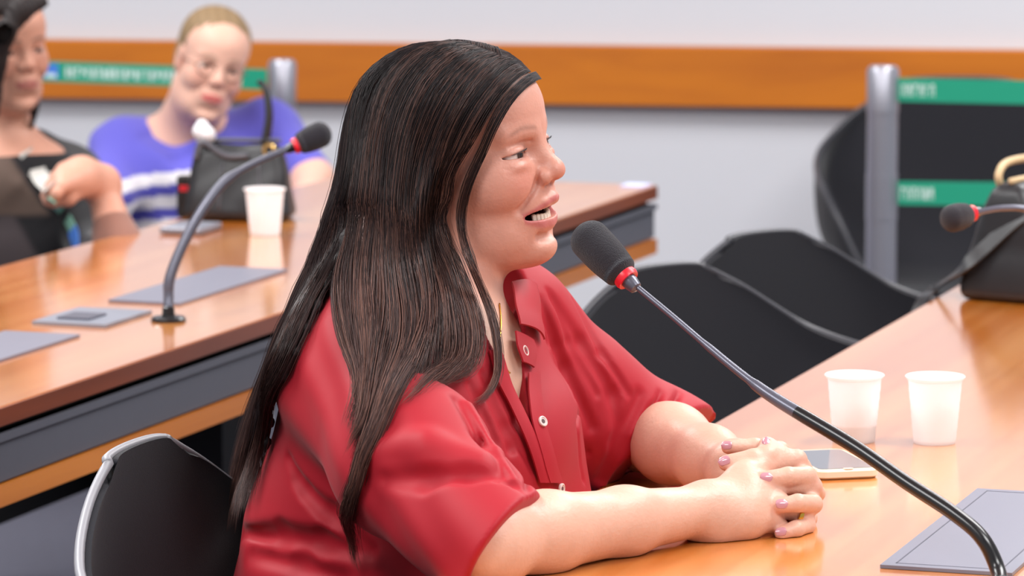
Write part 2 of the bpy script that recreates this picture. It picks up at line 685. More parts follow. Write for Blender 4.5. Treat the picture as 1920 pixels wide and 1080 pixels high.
O2 = np.array([-0.632, 5.27]); E2 = np.array([0.9020, 2.59]); L2_ = np.linalg.norm(E2); E2 = E2 / L2_
W2 = np.array([-E2[1], E2[0]])
t2 = thing('conference_table', 'second varnished wood conference table with grey apron behind the seated woman in red', 'table', (-0.5, 6.5, 0))
A2, B2 = -1.3, L2_
obj('tabletop', *slab(quad(O2, E2, W2, A2, B2, 0.004, 0.62), TZ - 0.016, TZ), 'table_wood', t2, smooth=False)
obj('edge_band', *slab(quad(O2, E2, W2, A2, B2, 0.0, 0.624), TZ - 0.024, TZ - 0.0015), 'edge_wood', t2, smooth=False)
obj('shadow_gap', *slab(quad(O2, E2, W2, A2, B2 - 0.004, 0.02, 0.6), TZ - 0.034, TZ - 0.024), 'black_panel', t2, smooth=False)
for a_, b_ in ((A2, -0.05), (-0.045, B2 - 0.002)):
    obj('front_panel', *slab(quad(O2, E2, W2, a_, b_, 0.006, 0.05), TZ - 0.096, TZ - 0.034), 'gray_laminate', t2, smooth=False)
obj('ledge', *slab(quad(O2, E2, W2, A2, B2 - 0.002, 0.000, 0.05), TZ - 0.044, TZ - 0.034), 'gray_laminate', t2, smooth=False)
obj('lower_strip', *slab(quad(O2, E2, W2, A2, B2 - 0.002, 0.0, 0.3), TZ - 0.126, TZ - 0.099), 'strip_wood', t2, smooth=False)
obj('end_panel', *slab(quad(O2, E2, W2, B2 - 0.03, B2 - 0.004, 0.05, 0.6), TZ - 0.096, TZ - 0.034), 'black_panel', t2, smooth=False)
obj('modesty_panel', *slab(quad(O2, E2, W2, A2, 1.62, 0.55, 0.575), 0.36, TZ - 0.034), 'black_panel', t2, smooth=False)
for tt in (-0.9, 1.48):
    obj('leg', *slab(quad(O2, E2, W2, tt, tt + 0.14, 0.34, 0.56), 0, TZ - 0.126), 'black_panel', t2, smooth=False)


# ------------------------------------------------------------------ desk pads and connector plate
def pad(name, corner, e, w, L, Wd, label, m='pad_leather', thick=0.004, stitch=True, group=None):
    c = np.asarray(corner)[:2]
    mid = c + e * L / 2 + w * Wd / 2
    r = thing(name, label, 'desk pad', (mid[0], mid[1], TZ), group=group)
    obj('mat_body', *slab(quad(c, e, w, 0, L, 0, Wd), TZ + 0.0004, TZ + thick), m, r, smooth=False)
    if stitch:
        i, g = 0.013, 0.0014
        for (a0, a1, b0, b1) in ((i, L - i, i, i + g), (i, L - i, Wd - i - g, Wd - i), (i, i + g, i, Wd - i), (L - i - g, L - i, i, Wd - i)):
            obj('stitch_line', *slab(quad(c, e, w, a0, a1, b0, b1), TZ + thick - 0.001, TZ + thick + 0.0003), 'pad_stitch', r, smooth=False)
    return r


pad('desk_pad', onz(1650, 1066, TZ), E1, W1, 0.46, 0.135, 'grey leather desk pad with stitched border at lower right', stitch=True)
pad('desk_pad', onz(540, 509, TZ), -E2, W2, 0.42, 0.115, 'grey desk pad under the white cup on the rear table', stitch=False)
pad('desk_pad', onz(150, 632, TZ), -E2, W2, 0.42, 0.115, 'grey desk pad cut off by the left edge on the rear table', stitch=False)
c0 = onz(285, 588, TZ)
r = thing('connector_plate', 'small metal connector plate set in the rear table beside the microphone base', 'plate', (c0[0] - 0.08, c0[1] - 0.06, TZ))
obj('plate', *slab(quad(c0, -E2, W2, 0, 0.16, 0, 0.115), TZ + 0.0004, TZ + 0.005), 'plate_metal', r, smooth=False)
obj('socket_lid', *slab(quad(c0, -E2, W2, 0.07, 0.13, 0.04, 0.09), TZ + 0.004, TZ + 0.008), 'pad_stitch', r, smooth=False)
c0 = onz(1233, 347, TZ)
tag(obj('paper_sheet', *slab(quad(c0, -E2, W2, 0.005, 0.06, 0.01, 0.055), TZ + 0.0005, TZ + 0.003), 'paper', None, smooth=False),
    'pale blue paper sheet on the far corner of the rear table', 'paper')


# ------------------------------------------------------------------ microphones
def axes(d):
    d = np.asarray(d, float); d = d / np.linalg.norm(d)
    a = np.array([0, 0, 1.0]) if abs(d[2]) < 0.9 else np.array([1.0, 0, 0])
    x = np.cross(a, d); x /= np.linalg.norm(x)
    return np.array([x, np.cross(d, x), d])


def foam_prof(L, R):
    P = []
    for i in range(9):
        a = i / 8 * PI / 2
        P.append((R * 0.86 * math.sin(a) + 1e-7 * (i == 0), 0.5 * R * (1 - math.cos(a)) - 0.0))
    for s_ in np.linspace(0, 1, 12):
        z = 0.5 * R + s_ * (L - 1.35 * R)
        P.append((R * (0.86 + 0.14 * math.sin(min(1, s_ * 1.5) * PI / 2)), z))
    for i in range(1, 10):
        a = i / 9 * PI / 2
        P.append((max(R * math.cos(a), 1e-7), L - 0.85 * R + 0.85 * R * math.sin(a)))
    return P


def microphone(label, base, stem, stem_r, h0, h1, FR, FL, stem_mat, base_r=0.026, neck=None, cats='microphone'):
    r = thing('gooseneck_microphone', label, cats, tuple(base))
    if base_r:
        MB().lathe([(base_r, 0.0003), (base_r, 0.004), (base_r * 0.9, 0.0065), (base_r * 0.38, 0.008), (base_r * 0.34, 0.02), (base_r * 0.2, 0.022)], base, 36).build('base', 'black_plastic', r, True, 35)
    P = crv(stem, 90)
    s_ = np.linspace(0, 1, 90)
    R = np.interp(s_, [a for a, _ in stem_r], [b for _, b in stem_r])
    if stem_mat == 'black_plastic':
        MB().tube(P[:52], R[:52], 14).build('stem', stem_mat, r, True, 50)
        MB().tube(P[51:], R[51:], 12).build('flexible_neck', 'stem_gray', r, True, 50)
    else:
        MB().tube(P, R, 14).build('stem', stem_mat, r, True, 50)
    h0, h1 = np.asarray(h0, float), np.asarray(h1, float)
    A = axes(h1 - h0)
    Rr = FR * 0.5
    MB().lathe([(Rr * 0.35, -0.016), (Rr * 0.62, -0.014), (Rr * 0.78, -0.006), (Rr * 0.78, 0.004)], h0, 28, A).build('capsule_collar', 'stem_gray' if stem_mat != 'stem_gray' else 'black_plastic', r, True, 40)
    MB().lathe([(Rr * 0.8, -0.002), (Rr * 1.15, -0.0025), (Rr * 1.25, 0.001), (Rr * 1.2, 0.006), (Rr * 0.8, 0.006)], h0, 32, A, True).build('light_ring', 'red_ring', r, True, 40)
    MB().lathe([(max(a, 1e-7), b) for a, b in foam_prof(FL, FR)], h0 + A[2] * 0.002, 40, A).build('foam_windscreen', 'foam', r, True)
    return r


b0 = onz(1878, 1122, TZ)
h0, h1 = at(1176, 523, 4.392), at(1082, 424, 4.43)
microphone('large foam tipped gooseneck microphone in the foreground before the woman in red', b0,
           [b0, at(1872, 1072, 4.121), at(1842, 1010, 4.135), at(1790, 964, 4.155), at(1700, 905, 4.19), at(1600, 836, 4.23), at(1460, 752, 4.285),
            at(1395, 705, 4.31), at(1330, 652, 4.335), at(1262, 594, 4.36), h0],
           [(0, .0078), (.15, .0078), (.56, .0072), (.575, .0068), (.66, .0058), (.68, .0043), (.8, .004), (.82, .0032), (1, .003)], h0, h1, 0.0215, 0.077, 'black_plastic')
b0 = onz(316, 602, TZ)
h0, h1 = at(553, 274, 6.14), at(606, 250, 6.15)
microphone('gooseneck microphone standing on the rear table before the black handbag', b0,
           [b0, at(316, 560, 6.05), at(319, 520, 6.055), at(345, 455, 6.07), at(385, 385, 6.09), at(428, 335, 6.11), at(490, 300, 6.125), h0],
           [(0, .0075), (.2, .0075), (.22, .008), (.72, .0072), (.76, .005), (1, .005)], h0, h1, 0.019, 0.055, 'stem_gray', 0.025)
h0, h1 = at(1822, 400, 5.5), at(1768, 414, 5.47)
b0 = at(2064, 712, 5.5); b0[2] = TZ
microphone('gooseneck microphone reaching in from the right edge before the handbag', b0,
           [b0, at(2064, 640, 5.5), at(2050, 540, 5.5), at(2005, 440, 5.5), at(1935, 396, 5.5), at(1880, 390, 5.5), h0],
           [(0, .006), (.5, .006), (.55, .0045), (1, .004)], h0, h1, 0.018, 0.047, 'stem_gray', 0.025)


# ------------------------------------------------------------------ cups
def cup(px, py, label, H=0.0805, R=0.0352, r_=0.0248, fill=0.0):
    c = onz(px, py, TZ); c[2] = TZ
    o = thing('plastic_cup', label, 'cup', tuple(c), group='disposable white cups')
    P = [(1e-7, 0.002), (r_ - 0.002, 0.002), (r_, 0.0004)]
    for s_ in np.linspace(0.03, 0.93, 14):
        rr = r_ + (R - 0.003 - r_) * s_
        P.append((rr + (0.0004 if int(s_ * 14) % 2 else 0), H * s_))
    P += [(R - 0.003, H * 0.94), (R - 0.0012, H * 0.955), (R - 0.0012, H * 0.97), (R, H * 0.98), (R + 0.0004, H * 0.99), (R - 0.0005, H), (R - 0.002, H * 0.994)]
    P += [(R - 0.0038, H * 0.95), (r_ + 0.0005, 0.0035), (1e-7, 0.0035)]
    MB().lathe(P, c, 48).build('cup_wall', 'cup_plastic', o, True, 50)
    if fill:
        rr = r_ + (R - 0.003 - r_) * fill / H - 0.0009
        MB().lathe([(1e-7, 0.0042), (r_ - 0.0012, 0.0042), (rr, fill), (1e-7, fill)], c, 40).build('drink', 'drink', o, True, 40)
    return o


cup(1601, 827, 'white plastic cup with a little drink left, beside the phone', fill=0.021)
cup(1752, 830, 'empty white plastic cup on the near table, the right one of two')
cup(497, 440, 'white plastic cup on the rear table in front of the black handbag', H=0.078)

# ------------------------------------------------------------------ phone
c = onz(1556, 880, TZ); c[2] = TZ
pa = math.radians(104)
ex = np.array([math.cos(pa), math.sin(pa), 0]); ey = np.array([-math.sin(pa), math.cos(pa), 0])


def rrect(hx, hy, rad, n=6):
    P = []
    for cx, cy, a0 in ((hx - rad, hy - rad, 0), (-hx + rad, hy - rad, 90), (-hx + rad, -hy + rad, 180), (hx - rad, -hy + rad, 270)):
        for i in range(n + 1):
            a = math.radians(a0 + 90 * i / n)
            P.append((cx + rad * math.cos(a), cy + rad * math.sin(a)))
    return P


def plate(prof, rings):
    """stack inset copies of an outline: rings=[(inset_scale_xy, z)]"""
    n = len(prof)
    V = [];
    for sc, z in rings:
        V += [(x * sc, y * sc, z) for x, y in prof]
    F = [tuple(range(n - 1, -1, -1)), tuple(range((len(rings) - 1) * n, len(rings) * n))]
    for k in range(len(rings) - 1):
        F += [(k * n + i, k * n + (i + 1) % n, (k + 1) * n + (i + 1) % n, (k + 1) * n + i) for i in range(n)]
    return np.array(V), F


ph = thing('mobile_phone', 'pale gold mobile phone lying on the table behind the clasped hands', 'phone', tuple(c), pa)
V, Fc = plate(rrect(0.070, 0.037, 0.012), [(0.95, 0.0004), (1, 0.003), (1, 0.0095), (0.97, 0.0115)])
obj('case', V, Fc, 'phone_case', ph, True, True, sharp=40)
V, Fc = plate(rrect(0.062, 0.033, 0.008), [(1, 0.0110), (1, 0.0120)])
obj('screen', V, Fc, 'phone_screen', ph, False, True)
V, Fc = plate(rrect(0.003, 0.006, 0.0029), [(1, 0.0118), (1, 0.0124)])
obj('home_button', V + np.array([-0.066, 0, 0]), Fc, 'phone_case', ph, False, True)


# ------------------------------------------------------------------ shell armchairs
ARM_SHELL = ([0, .1, .2, .32, .45, .56, .66, .75, .83, .91, 1.0],
             [(.25, .425), (.20, .428), (.13, .42), (.04, .412), (-.07, .413), (-.15, .435), (-.20, .49), (-.23, .57), (-.248, .65), (-.262, .74), (-.275, .835)],
             [(.235, .18, .435), (.235, .225, .49), (.205, .27, .585), (.14, .298, .635), (.04, .308, .655), (-.05, .308, .668), (-.115, .304, .678), (-.17, .294, .694), (-.215, .268, .718), (-.25, .218, .765), (-.272, .13, .815)])
SIDE_SHELL = ([0, .09, .18, .28, .38, .48, .57, .66, .75, .84, .92, 1.0],
              [(.25, .425), (.205, .428), (.14, .42), (.06, .412), (-.03, .41), (-.11, .422), (-.17, .465), (-.208, .535), (-.232, .61), (-.248, .69), (-.26, .765), (-.27, .826)],
              [(.235, .17, .435), (.23, .215, .48), (.205, .255, .555), (.155, .287, .625), (.07, .304, .665), (-.03, .308, .682), (-.115, .296, .693), (-.178, .268, .705), (-.222, .232, .726), (-.243, .188, .757), (-.256, .136, .791), (-.264, .075, .818)])


def shell_grid(keys, nu=41, nv=49):
    KV, C, R = keys
    v = np.linspace(0, 1, nv)
    sm = lambda A: np.array([np.interp(v, KV, [a[i] for a in A]) for i in range(len(A[0]))]).T

    def smooth(A):
        for _ in range(3):
            A[1:-1] = (A[:-2] + 2 * A[1:-1] + A[2:]) / 4
        return A
    Cv, Rv = smooth(sm(C)), smooth(sm(R))
    u = np.linspace(-1, 1, nu)
    s_ = np.abs(u)
    tub = keys is ARM_SHELL
    f = np.sin(s_ * PI / 2) ** (0.75 if tub else 0.95)
    g = 1 - np.cos(s_ * PI / 2) ** (0.55 if tub else 0.75)
    V = np.zeros((nv, nu, 3))
    V[:, :, 0] = Cv[:, 0:1] + (Rv[:, 0:1] - Cv[:, 0:1]) * g[None]
    V[:, :, 1] = np.sign(u)[None] * Rv[:, 1:2] * f[None]
    V[:, :, 2] = Cv[:, 1:2] + (Rv[:, 2:3] - Cv[:, 1:2]) * g[None]
    return V


def grid_faces(nv, nu, flip=False):
    F = []
    for i in range(nv - 1):
        for j in range(nu - 1):
            q = (i * nu + j, i * nu + j + 1, (i + 1) * nu + j + 1, (i + 1) * nu + j)
            F.append(q[::-1] if flip else q)
    return F


def make_chair(label, loc, deg, trim='shell_edge_dark', keys=SIDE_SHELL):
    r = thing('shell_chair' if keys is SIDE_SHELL else 'shell_armchair', label, 'chair', loc, math.radians(deg), 'black upholstered shell chairs')
    G = shell_grid(keys); nv, nu, _ = G.shape
    du = np.gradient(G, axis=1); dv = np.gradient(G, axis=0)
    N = np.cross(du, dv); N /= np.linalg.norm(N, axis=2)[..., None] + 1e-9
    if N[nv // 3, nu // 2, 2] < 0: N = -N
    inner = G + N * 0.011; outer = G - N * 0.004
    V = np.concatenate([inner.reshape(-1, 3), outer.reshape(-1, 3)])
    Fi = grid_faces(nv, nu, False); n = nv * nu
    Fo = [tuple(i + n for i in f[::-1]) for f in Fi]
    rim = [i for i in range(nu)] + [i * nu + nu - 1 for i in range(1, nv)] + [(nv - 1) * nu + j for j in range(nu - 2, -1, -1)] + [i * nu for i in range(nv - 2, 0, -1)]
    Fr = [(rim[i], rim[i] + n, rim[(i + 1) % len(rim)] + n, rim[(i + 1) % len(rim)]) for i in range(len(rim))]
    obj('shell', V, Fi + Fo + Fr, 'black_fabric', r, True, True, sharp=60)
    loop = (G - N * 0.001).reshape(-1, 3)[rim]
    loop = np.vstack([loop, loop[:2]])
    Vt, Ft = tube_vf(loop, 0.0055, 8, False)
    obj('edge_trim', Vt, Ft, trim, r, True, True)
    for sx, sy in ((1, 1), (1, -1), (-1, 1), (-1, -1)):
        MB().tube([(0.10 * sx - 0.01, 0.13 * sy, 0.40), (0.14 * sx - 0.02, 0.17 * sy, 0.37), (0.24 * sx - 0.03, 0.23 * sy, 0.012)], 0.008, 10).build('leg', 'chrome', r, True, 50, True)
        MB().lathe([(0.012, 0.0005), (0.013, 0.004), (0.011, 0.014)], (0.24 * sx - 0.03, 0.23 * sy, 0), 14).build('foot', 'black_plastic', r, True, 40, True)
    for sx in (1, -1):
        MB().tube([(0.12 * sx - 0.015, -0.15, 0.385), (0.12 * sx - 0.015, 0.15, 0.385)], 0.007, 8).build('cross_bar', 'chrome', r, True, 50, True)
    return r


make_chair('black shell chair with pale edge trim that the woman in red sits on', (-0.148, 4.375, 0), -20, 'shell_edge')
make_chair('empty black shell chair at the near table, the one next to the woman in red', (0.385, 5.77, 0), -50)
make_chair('empty black shell chair at the near table, the farther one, beyond its twin', (0.562, 6.40, 0), -50).scale = (1, 1, 0.968)
make_chair('black armchair against the white wall behind the green barrier tapes', (0.945, 8.86, 0), -92, keys=ARM_SHELL)


# ------------------------------------------------------------------ barrier posts and tapes
def post(px, pytop, d, label, w=0.054):
    p = at(px, pytop, d)
    h = p[2]
    r = thing('barrier_post', label, 'post', (p[0], p[1], 0), group='steel barrier posts')
    b = np.array([p[0], p[1], 0])
    MB().lathe([(0.17, 0.0003), (0.17, 0.01), (0.15, 0.02), (0.05, 0.032), (w / 2 + 0.004, 0.04)], b, 40).build('base', 'post_steel', r, True, 35)
    MB().lathe([(w / 2, 0.03), (w / 2, h - 0.09)], b, 32).build('pole', 'post_steel', r, True, 40)
    MB().lathe([(w / 2 + 0.0015, h - 0.09), (w / 2 + 0.0015, h - 0.008), (w / 2 - 0.004, h), (1e-7, h)], b, 32).build('cap', 'post_steel', r, True, 40)
    if px > 1000:
        MB().lathe([(w / 2 + 0.0012, h - 0.30), (w / 2 + 0.0012, h - 0.21)], b, 32).build('tape_cassette', 'post_steel', r, True, 40)
    return r


def belt(p0, p1, hgt, label, marks, emblem=None):
    p0, p1 = np.asarray(p0, float), np.asarray(p1, float)
    d = p1 - p0; L = np.linalg.norm(d); ex = d / L
    nz = np.cross(ex, UPV); nz /= np.linalg.norm(nz)
    if nz[1] > 0: nz = -nz
    upv = np.cross(nz, ex)
    if upv[2] < 0: upv = -upv
    r = thing('barrier_tape', label, 'tape', tuple(p0))
    MB().box((p0 + p1) / 2, (L, 0.0016, hgt), (ex, nz, upv)).build('webbing', 'belt_green', r)
    for (a, w_, lo_, hi_) in marks:
        MB().box(p0 + ex * (a + w_ / 2) + nz * 0.0012 + upv * ((lo_ + hi_) / 2 * hgt), (w_, 0.0008, (hi_ - lo_) * hgt), (ex, nz, upv)).build('printed_mark', 'belt_print', r)
    if emblem:
        MB().box(p0 + ex * emblem[0] + nz * 0.0012 + upv * 0.01 * hgt, (emblem[1], 0.0009, hgt * 0.7), (ex, nz, upv), bev=0.0002).build('printed_emblem', 'belt_emblem', r)
        MB().box(p0 + ex * emblem[0] + nz * 0.0018 - upv * 0.2 * hgt, (emblem[1] * 0.7, 0.0006, hgt * 0.2), (ex, nz, upv)).build('printed_mark', 'belt_print', r)
    return r


post(1656, 124, 8.3, 'grey steel barrier post in front of the armchair at the wall', 0.060)
post(529, 112, 8.95, 'grey steel barrier post behind the woman in the striped top', 0.056)


def letters(a0, n, wl, gap, seed):
    q = random.Random(seed); out = []
    a = a0
    for i in range(n):
        out.append((a, wl * 0.25, -0.26, 0.26))
        if q.random() < 0.6: out.append((a + wl * 0.7, wl * 0.25, -0.26, 0.26))
        out.append((a, wl * 0.95, q.choice([0.12, -0.05, -0.26]), q.choice([0.26, 0.2])))
        a += wl + gap
    return out


belt(at(1683, 168, 8.28), at(2230, 180, 8.1), 0.046, 'upper green barrier tape with small white print, right of the post', letters(0.008, 6, 0.0085, 0.003, 1))
belt(at(1683, 362, 8.28), at(2230, 368, 8.1), 0.046, 'lower green barrier tape with small white print, right of the post', letters(0.006, 6, 0.0085, 0.003, 2))
bp0, bp1 = at(501, 149, 8.93), at(-120, 126, 9.2)
belt(bp1, bp0, 0.044, 'green barrier tape with blue emblem behind the two seated women', letters(0.31, 22, 0.0095, 0.003, 3), emblem=(0.276, 0.036))
# ------------------------------------------------------------------ people
mat('skin', (220, 165, 140), 0.42, 0.4, vcol=True, sss=0.08, bump=(260, 0.30, 0.0016), vary=(90, 0.07))
mat('skin_far', (220, 165, 140), 0.5, 0.35, vcol=True, sss=0.08)
mat('red_cloth', (176, 34, 46), 0.6, 0.3, vcol=True, bump=(1500, 0.12, 0.0006), sheen=0.06)
mat('cloth_far', (120, 120, 200), 0.8, 0.2, vcol=True, sheen=0.2)
mat('black_cloth', (22, 22, 26), 0.8, 0.25, sheen=0.2)
mat('dark_trousers', (40, 40, 52), 0.85, 0.2)
mat('hair', (40, 26, 24), 0.42, 0.28, vcol=True)
mat('hair_mass', (26, 19, 19), 0.6, 0.3, bump=(300, 0.4, 0.002))
mat('hair_far', (150, 120, 85), 0.6, 0.3, vcol=True)
mat('eye_white', (226, 214, 208), 0.15, 0.5, vcol=True)
mat('tooth', (228, 214, 196), 0.2, 0.5)
mat('button_shell', (226, 206, 200), 0.25, 0.5)
mat('button_core', (96, 74, 74), 0.4, 0.5)
mat('nail_polish', (196, 140, 152), 0.18, 0.5, coat=0.6)


def frame_from(o, az, up=(0, 0, 1), roll=0.0, pitch=0.0):
    """x forward, y left, z up; az in the plan, pitch raises the face, roll leans the crown to the person's right"""
    f = np.array([math.cos(az), math.sin(az), 0.0]); u = np.array([0, 0, 1.0]); l = np.cross(u, f)
    f, u = f * math.cos(pitch) + u * math.sin(pitch), u * math.cos(pitch) - f * math.sin(pitch)
    l, u = l * math.cos(roll) + u * math.sin(roll), u * math.cos(roll) - l * math.sin(roll)
    return Frame(o, np.stack([f, l, u], 1))


def head_ops(S, fr, open_mouth=True, fleshy=1.0, k0=0.02):
    a = dict(fr=fr)
    S.ell((-.006, 0, .045), (.097, .074, .072), k=k0, **a)
    S.ell((.034, 0, .040), (.066, .063, .056), k=.03, **a)
    S.ell((.028, 0, -.028), (.072, .060, .074), k=.03, **a)
    S.ell((.056, .036, -.030), (.036, .030, .032), k=.022, sym=True, **a)
    S.ell((.036, 0, -.088), (.056, .050, .034), k=.022, **a)
    S.ell((.0, .048, -.062), (.03, .014, .034), k=.025, sym=True, **a)
    S.ell((.0755, 0, -.110), (.0235, .024, .017), k=.020, **a)
    S.ell((.045, .033, -.090), (.029, .018 * fleshy, .023), k=.022, sym=True, **a)
    S.ell((.026, 0, -.109), (.042, .041 * fleshy, .018), k=.028, **a)
    S.ell((.080, 0, -.064), (.024, .031, .029), k=.018, **a)
    # brow and eye sockets
    S.cap((.091, .010, .020), (.077, .044, .023), .0085, .007, k=.014, sym=True, **a)
    S.ell((.100, .031, .001), (.015, .019, .0105), k=.012, op='s', sym=True, **a)
    # nose
    S.cap((.090, 0, .010), (.1105, 0, -.020), .0068, .0085, k=.014, **a)
    S.ell((.1110, 0, -.0265), (.0120, .0122, .0102), k=.008, **a)
    S.ell((.1005, .0138, -.031), (.0115, .0074, .0090), k=.006, sym=True, **a)
    S.cap((.1000, .0185, -.024), (.0965, .019, -.036), .0010, .0010, k=.005, op='s', sym=True, **a)
    S.ell((.1065, .0068, -.0405), (.0055, .0034, .0042), k=.003, op='s', sym=True, **a)
    # eyelids
    S.ell((.0785, .033, .0005), (.0152, .0165, .0138), k=.005, sym=True, **a)
    S.cap((.0955, .016, .0105), (.0850, .047, .0100), .0004, .0004, k=.005, op='s', sym=True, **a)
    S.ell((.0865, .034, -.0125), (.0090, .0145, .0040), k=.008, sym=True, **a)
    S.ell((.0830, .0345, -.0012), (.0320, .0180, .0026), k=.0010, op='s', sym=True, **a)
    # forehead lines, smile folds
    S.cap((.0995, .0195, -.034), (.0820, .0390, -.060), .0002, .0004, k=.011, op='s', sym=True, **a)
    S.cap((.0965, .0, -.0955), (.0915, .016, -.0945), .003, .003, k=.012, op='s', sym=True, **a)
    # mouth
    if open_mouth:
        for sg in (1, -1):
            S.poly([(.1045, .0, -.0560), (.1005, sg * .014, -.0575), (.0740, sg * .0365, -.0690)], [.0038, .0036, .0015], k=.006, kj=.004, **a)
            S.poly([(.0935, .0, -.0830), (.0915, sg * .014, -.0820), (.0740, sg * .0360, -.0715)], [.0058, .0054, .0018], k=.006, kj=.004, **a)
        S.ell((.084, 0, -.0703), (.038, .0345, .0074), k=.0025, op='s', **a)
        S.ell((.068, 0, -.0700), (.026, .032, .013), k=.002, op='s', **a)
    else:
        for sg in (1, -1):
            S.poly([(.1055, .0, -.0595), (.1020, sg * .012, -.0600), (.090, sg * .024, -.0660)], [.0052, .0048, .0020], k=.006, kj=.004, **a)
            S.poly([(.1035, .0, -.0710), (.1005, sg * .012, -.0700), (.090, sg * .023, -.0665)], [.0062, .0055, .0020], k=.006, kj=.004, **a)
        S.cap((.112, 0, -.0655), (.093, .024, -.0662), .0006, .0006, k=.002, op='s', sym=True, **a)
    # ears
    S.ell((-.004, .0735, -.006), (.018, .0075, .031), k=.008, sym=True, **a)
    S.ell((-.001, .0805, -.004), (.0105, .0055, .021), k=.004, op='s', sym=True, **a)


def head_color(V, fr, C, lip=(182, 100, 100), brow=(120, 88, 76), browa=0.48, blush=0.5, dark_mouth=True):
    L = (V - fr.o) @ fr.M / fr.s
    x, y, z = L[:, 0], np.abs(L[:, 1]), L[:, 2]
    inhead = (np.abs(L) < np.array([.14, .1, .16])).all(1)
    g = lambda cx, cy, cz, rx, ry, rz: np.exp(-(((x - cx) / rx) ** 2 + ((y - cy) / ry) ** 2 + ((z - cz) / rz) ** 2)) * inhead
    C = mixc(C, lin(206, 128, 112), blush * g(.085, .04, -.03, .03, .02, .022))
    C = mixc(C, lin(204, 128, 110), blush * g(.118, 0, -.03, .02, .016, .014))
    C = mixc(C, lin(190, 120, 104), 0.5 * blush * g(-.002, .078, -.01, .03, .02, .04))
    # eyelids a little browner
    C = mixc(C, lin(176, 118, 100), 0.45 * g(.092, .032, .001, .02, .016, .008))
    # lips
    lu = np.exp(-((z - (-.0560 - .0125 * (y / .0365) ** 1.5)) / .0040) ** 4) * (y < .037)
    ll = np.exp(-((z - (-.0834 + .0118 * (y / .036) ** 2)) / .0055) ** 4) * (y < .0365)
    if not dark_mouth:
        lu = np.exp(-((z - (-.0598 - .0062 * (y / .024) ** 1.6)) / .0042) ** 4) * (y < .0245)
        ll = np.exp(-((z - (-.0710 + .0045 * (y / .023) ** 2)) / .0052) ** 4) * (y < .0235)
    lm = np.maximum(lu, ll) * (x > .070) * inhead
    C = mixc(C, lin(lip), lm * 0.85)
    if dark_mouth:
        ins = ((x < .0985 - 8 * y * y) & (x > .05) & (z < -.0595) & (z > -.082) & (y < .035) & inhead)
        d = sstep(.0975 - 14 * y * y - x, 0, .006) * ins
        C = mixc(C, lin(88, 26, 28), d)
    # brows: arched hair-brown strip
    zb = .0235 + .0035 * np.sin(np.clip((y - .012) / .034, 0, 1) * 2.4) - .003 * np.clip((y - .034) / .012, 0, 1)
    bw = np.exp(-((z - zb) / .0030) ** 2) * sstep(y, .010, .016) * (1 - sstep(y, .042, .052)) * (x > .05) * inhead
    C = mixc(C, lin(brow), bw * browa)
    # lash line
    le = np.exp(-(((y - .032) / .0125) ** 6)) * np.exp(-((z - (.0030 - .0012 * ((y - .032) / .011) ** 2)) / .0012) ** 2) * (x > .075) * inhead
    C = mixc(C, lin(46, 30, 28), le * 0.9)
    le = np.exp(-(((y - .032) / .0115) ** 6)) * np.exp(-((z + .0042) / .0009) ** 2) * (x > .075) * inhead
    C = mixc(C, lin(120, 70, 62), le * 0.6)
    return C


def eyes(fr, parent, look=(1, 0, 0), iris=(70, 46, 34)):
    for sy in (-1, 1):
        c = np.array([.0780, sy * .033, -.0004])
        n = 22; V = []; F = []
        for i in range(n + 1):
            for j in range(32):
                th = PI * i / n; ph_ = 2 * PI * j / 32
                V.append((math.cos(th), math.sin(th) * math.cos(ph_), math.sin(th) * math.sin(ph_)))
        for i in range(n):
            for j in range(32):
                F.append((i * 32 + j, i * 32 + (j + 1) % 32, (i + 1) * 32 + (j + 1) % 32, (i + 1) * 32 + j))
        V = np.array(V)
        lk = np.asarray(look, float); lk /= np.linalg.norm(lk)
        ang = np.arccos(np.clip(V @ lk, -1, 1))
        C = np.tile(np.array(lin(222, 208, 202))[:3], (len(V), 1))
        C = mixc(C, lin(iris), (ang < .50) * 1.0); C = mixc(C, lin(12, 9, 9), (ang < .24) * 1.0)
        W = fr.o + (c + V * .0140) @ fr.M.T * fr.s
        obj('eye', W, F, 'eye_white', parent, True, vcol=C)


def lashes(fr, parent):
    for sy in (-1, 1):
        mb = MB()
        for q in np.linspace(-1, 1, 26):
            y = .0335 + q * .0135
            x = .0780 + math.sqrt(max(1e-6, .0153 ** 2 - (y - .033) ** 2 * .82))
            z = .0026 - .0016 * q * q
            a0 = np.array([x - .001, sy * y, z]); L_ = .0034
            a1 = a0 + np.array([L_ * .75, sy * L_ * .35 * q, .0002]); a2 = a0 + np.array([L_ * 1.1, sy * L_ * .6 * q, .0022])
            mb.tube([fr.w(a0), fr.w(a1), fr.w(a2)], [.00032, .00026, .0001], 3)
        mb.build('eyelashes', 'black_cloth', parent, True)


def teeth(fr, parent):
    for z, rz, nm in ((-.0618, .0046, 'upper_teeth'), (-.0775, .0050, 'lower_teeth')):
        mb = MB()
        for i in range(-4, 5):
            a = i * 0.20
            p = np.array([.0705 + .0235 * math.cos(a), .0235 * math.sin(a), z + (0.0007 if z < -.07 else -.0003) * abs(i)])
            ax_ = fr.M @ np.array([[math.cos(a), -math.sin(a), 0], [math.sin(a), math.cos(a), 0], [0, 0, 1]])
            mb.box(fr.w(p), (.005, .0046, rz * 2), ax_.T, bev=.0009)
        mb.build(nm, 'tooth', parent, True, 40)


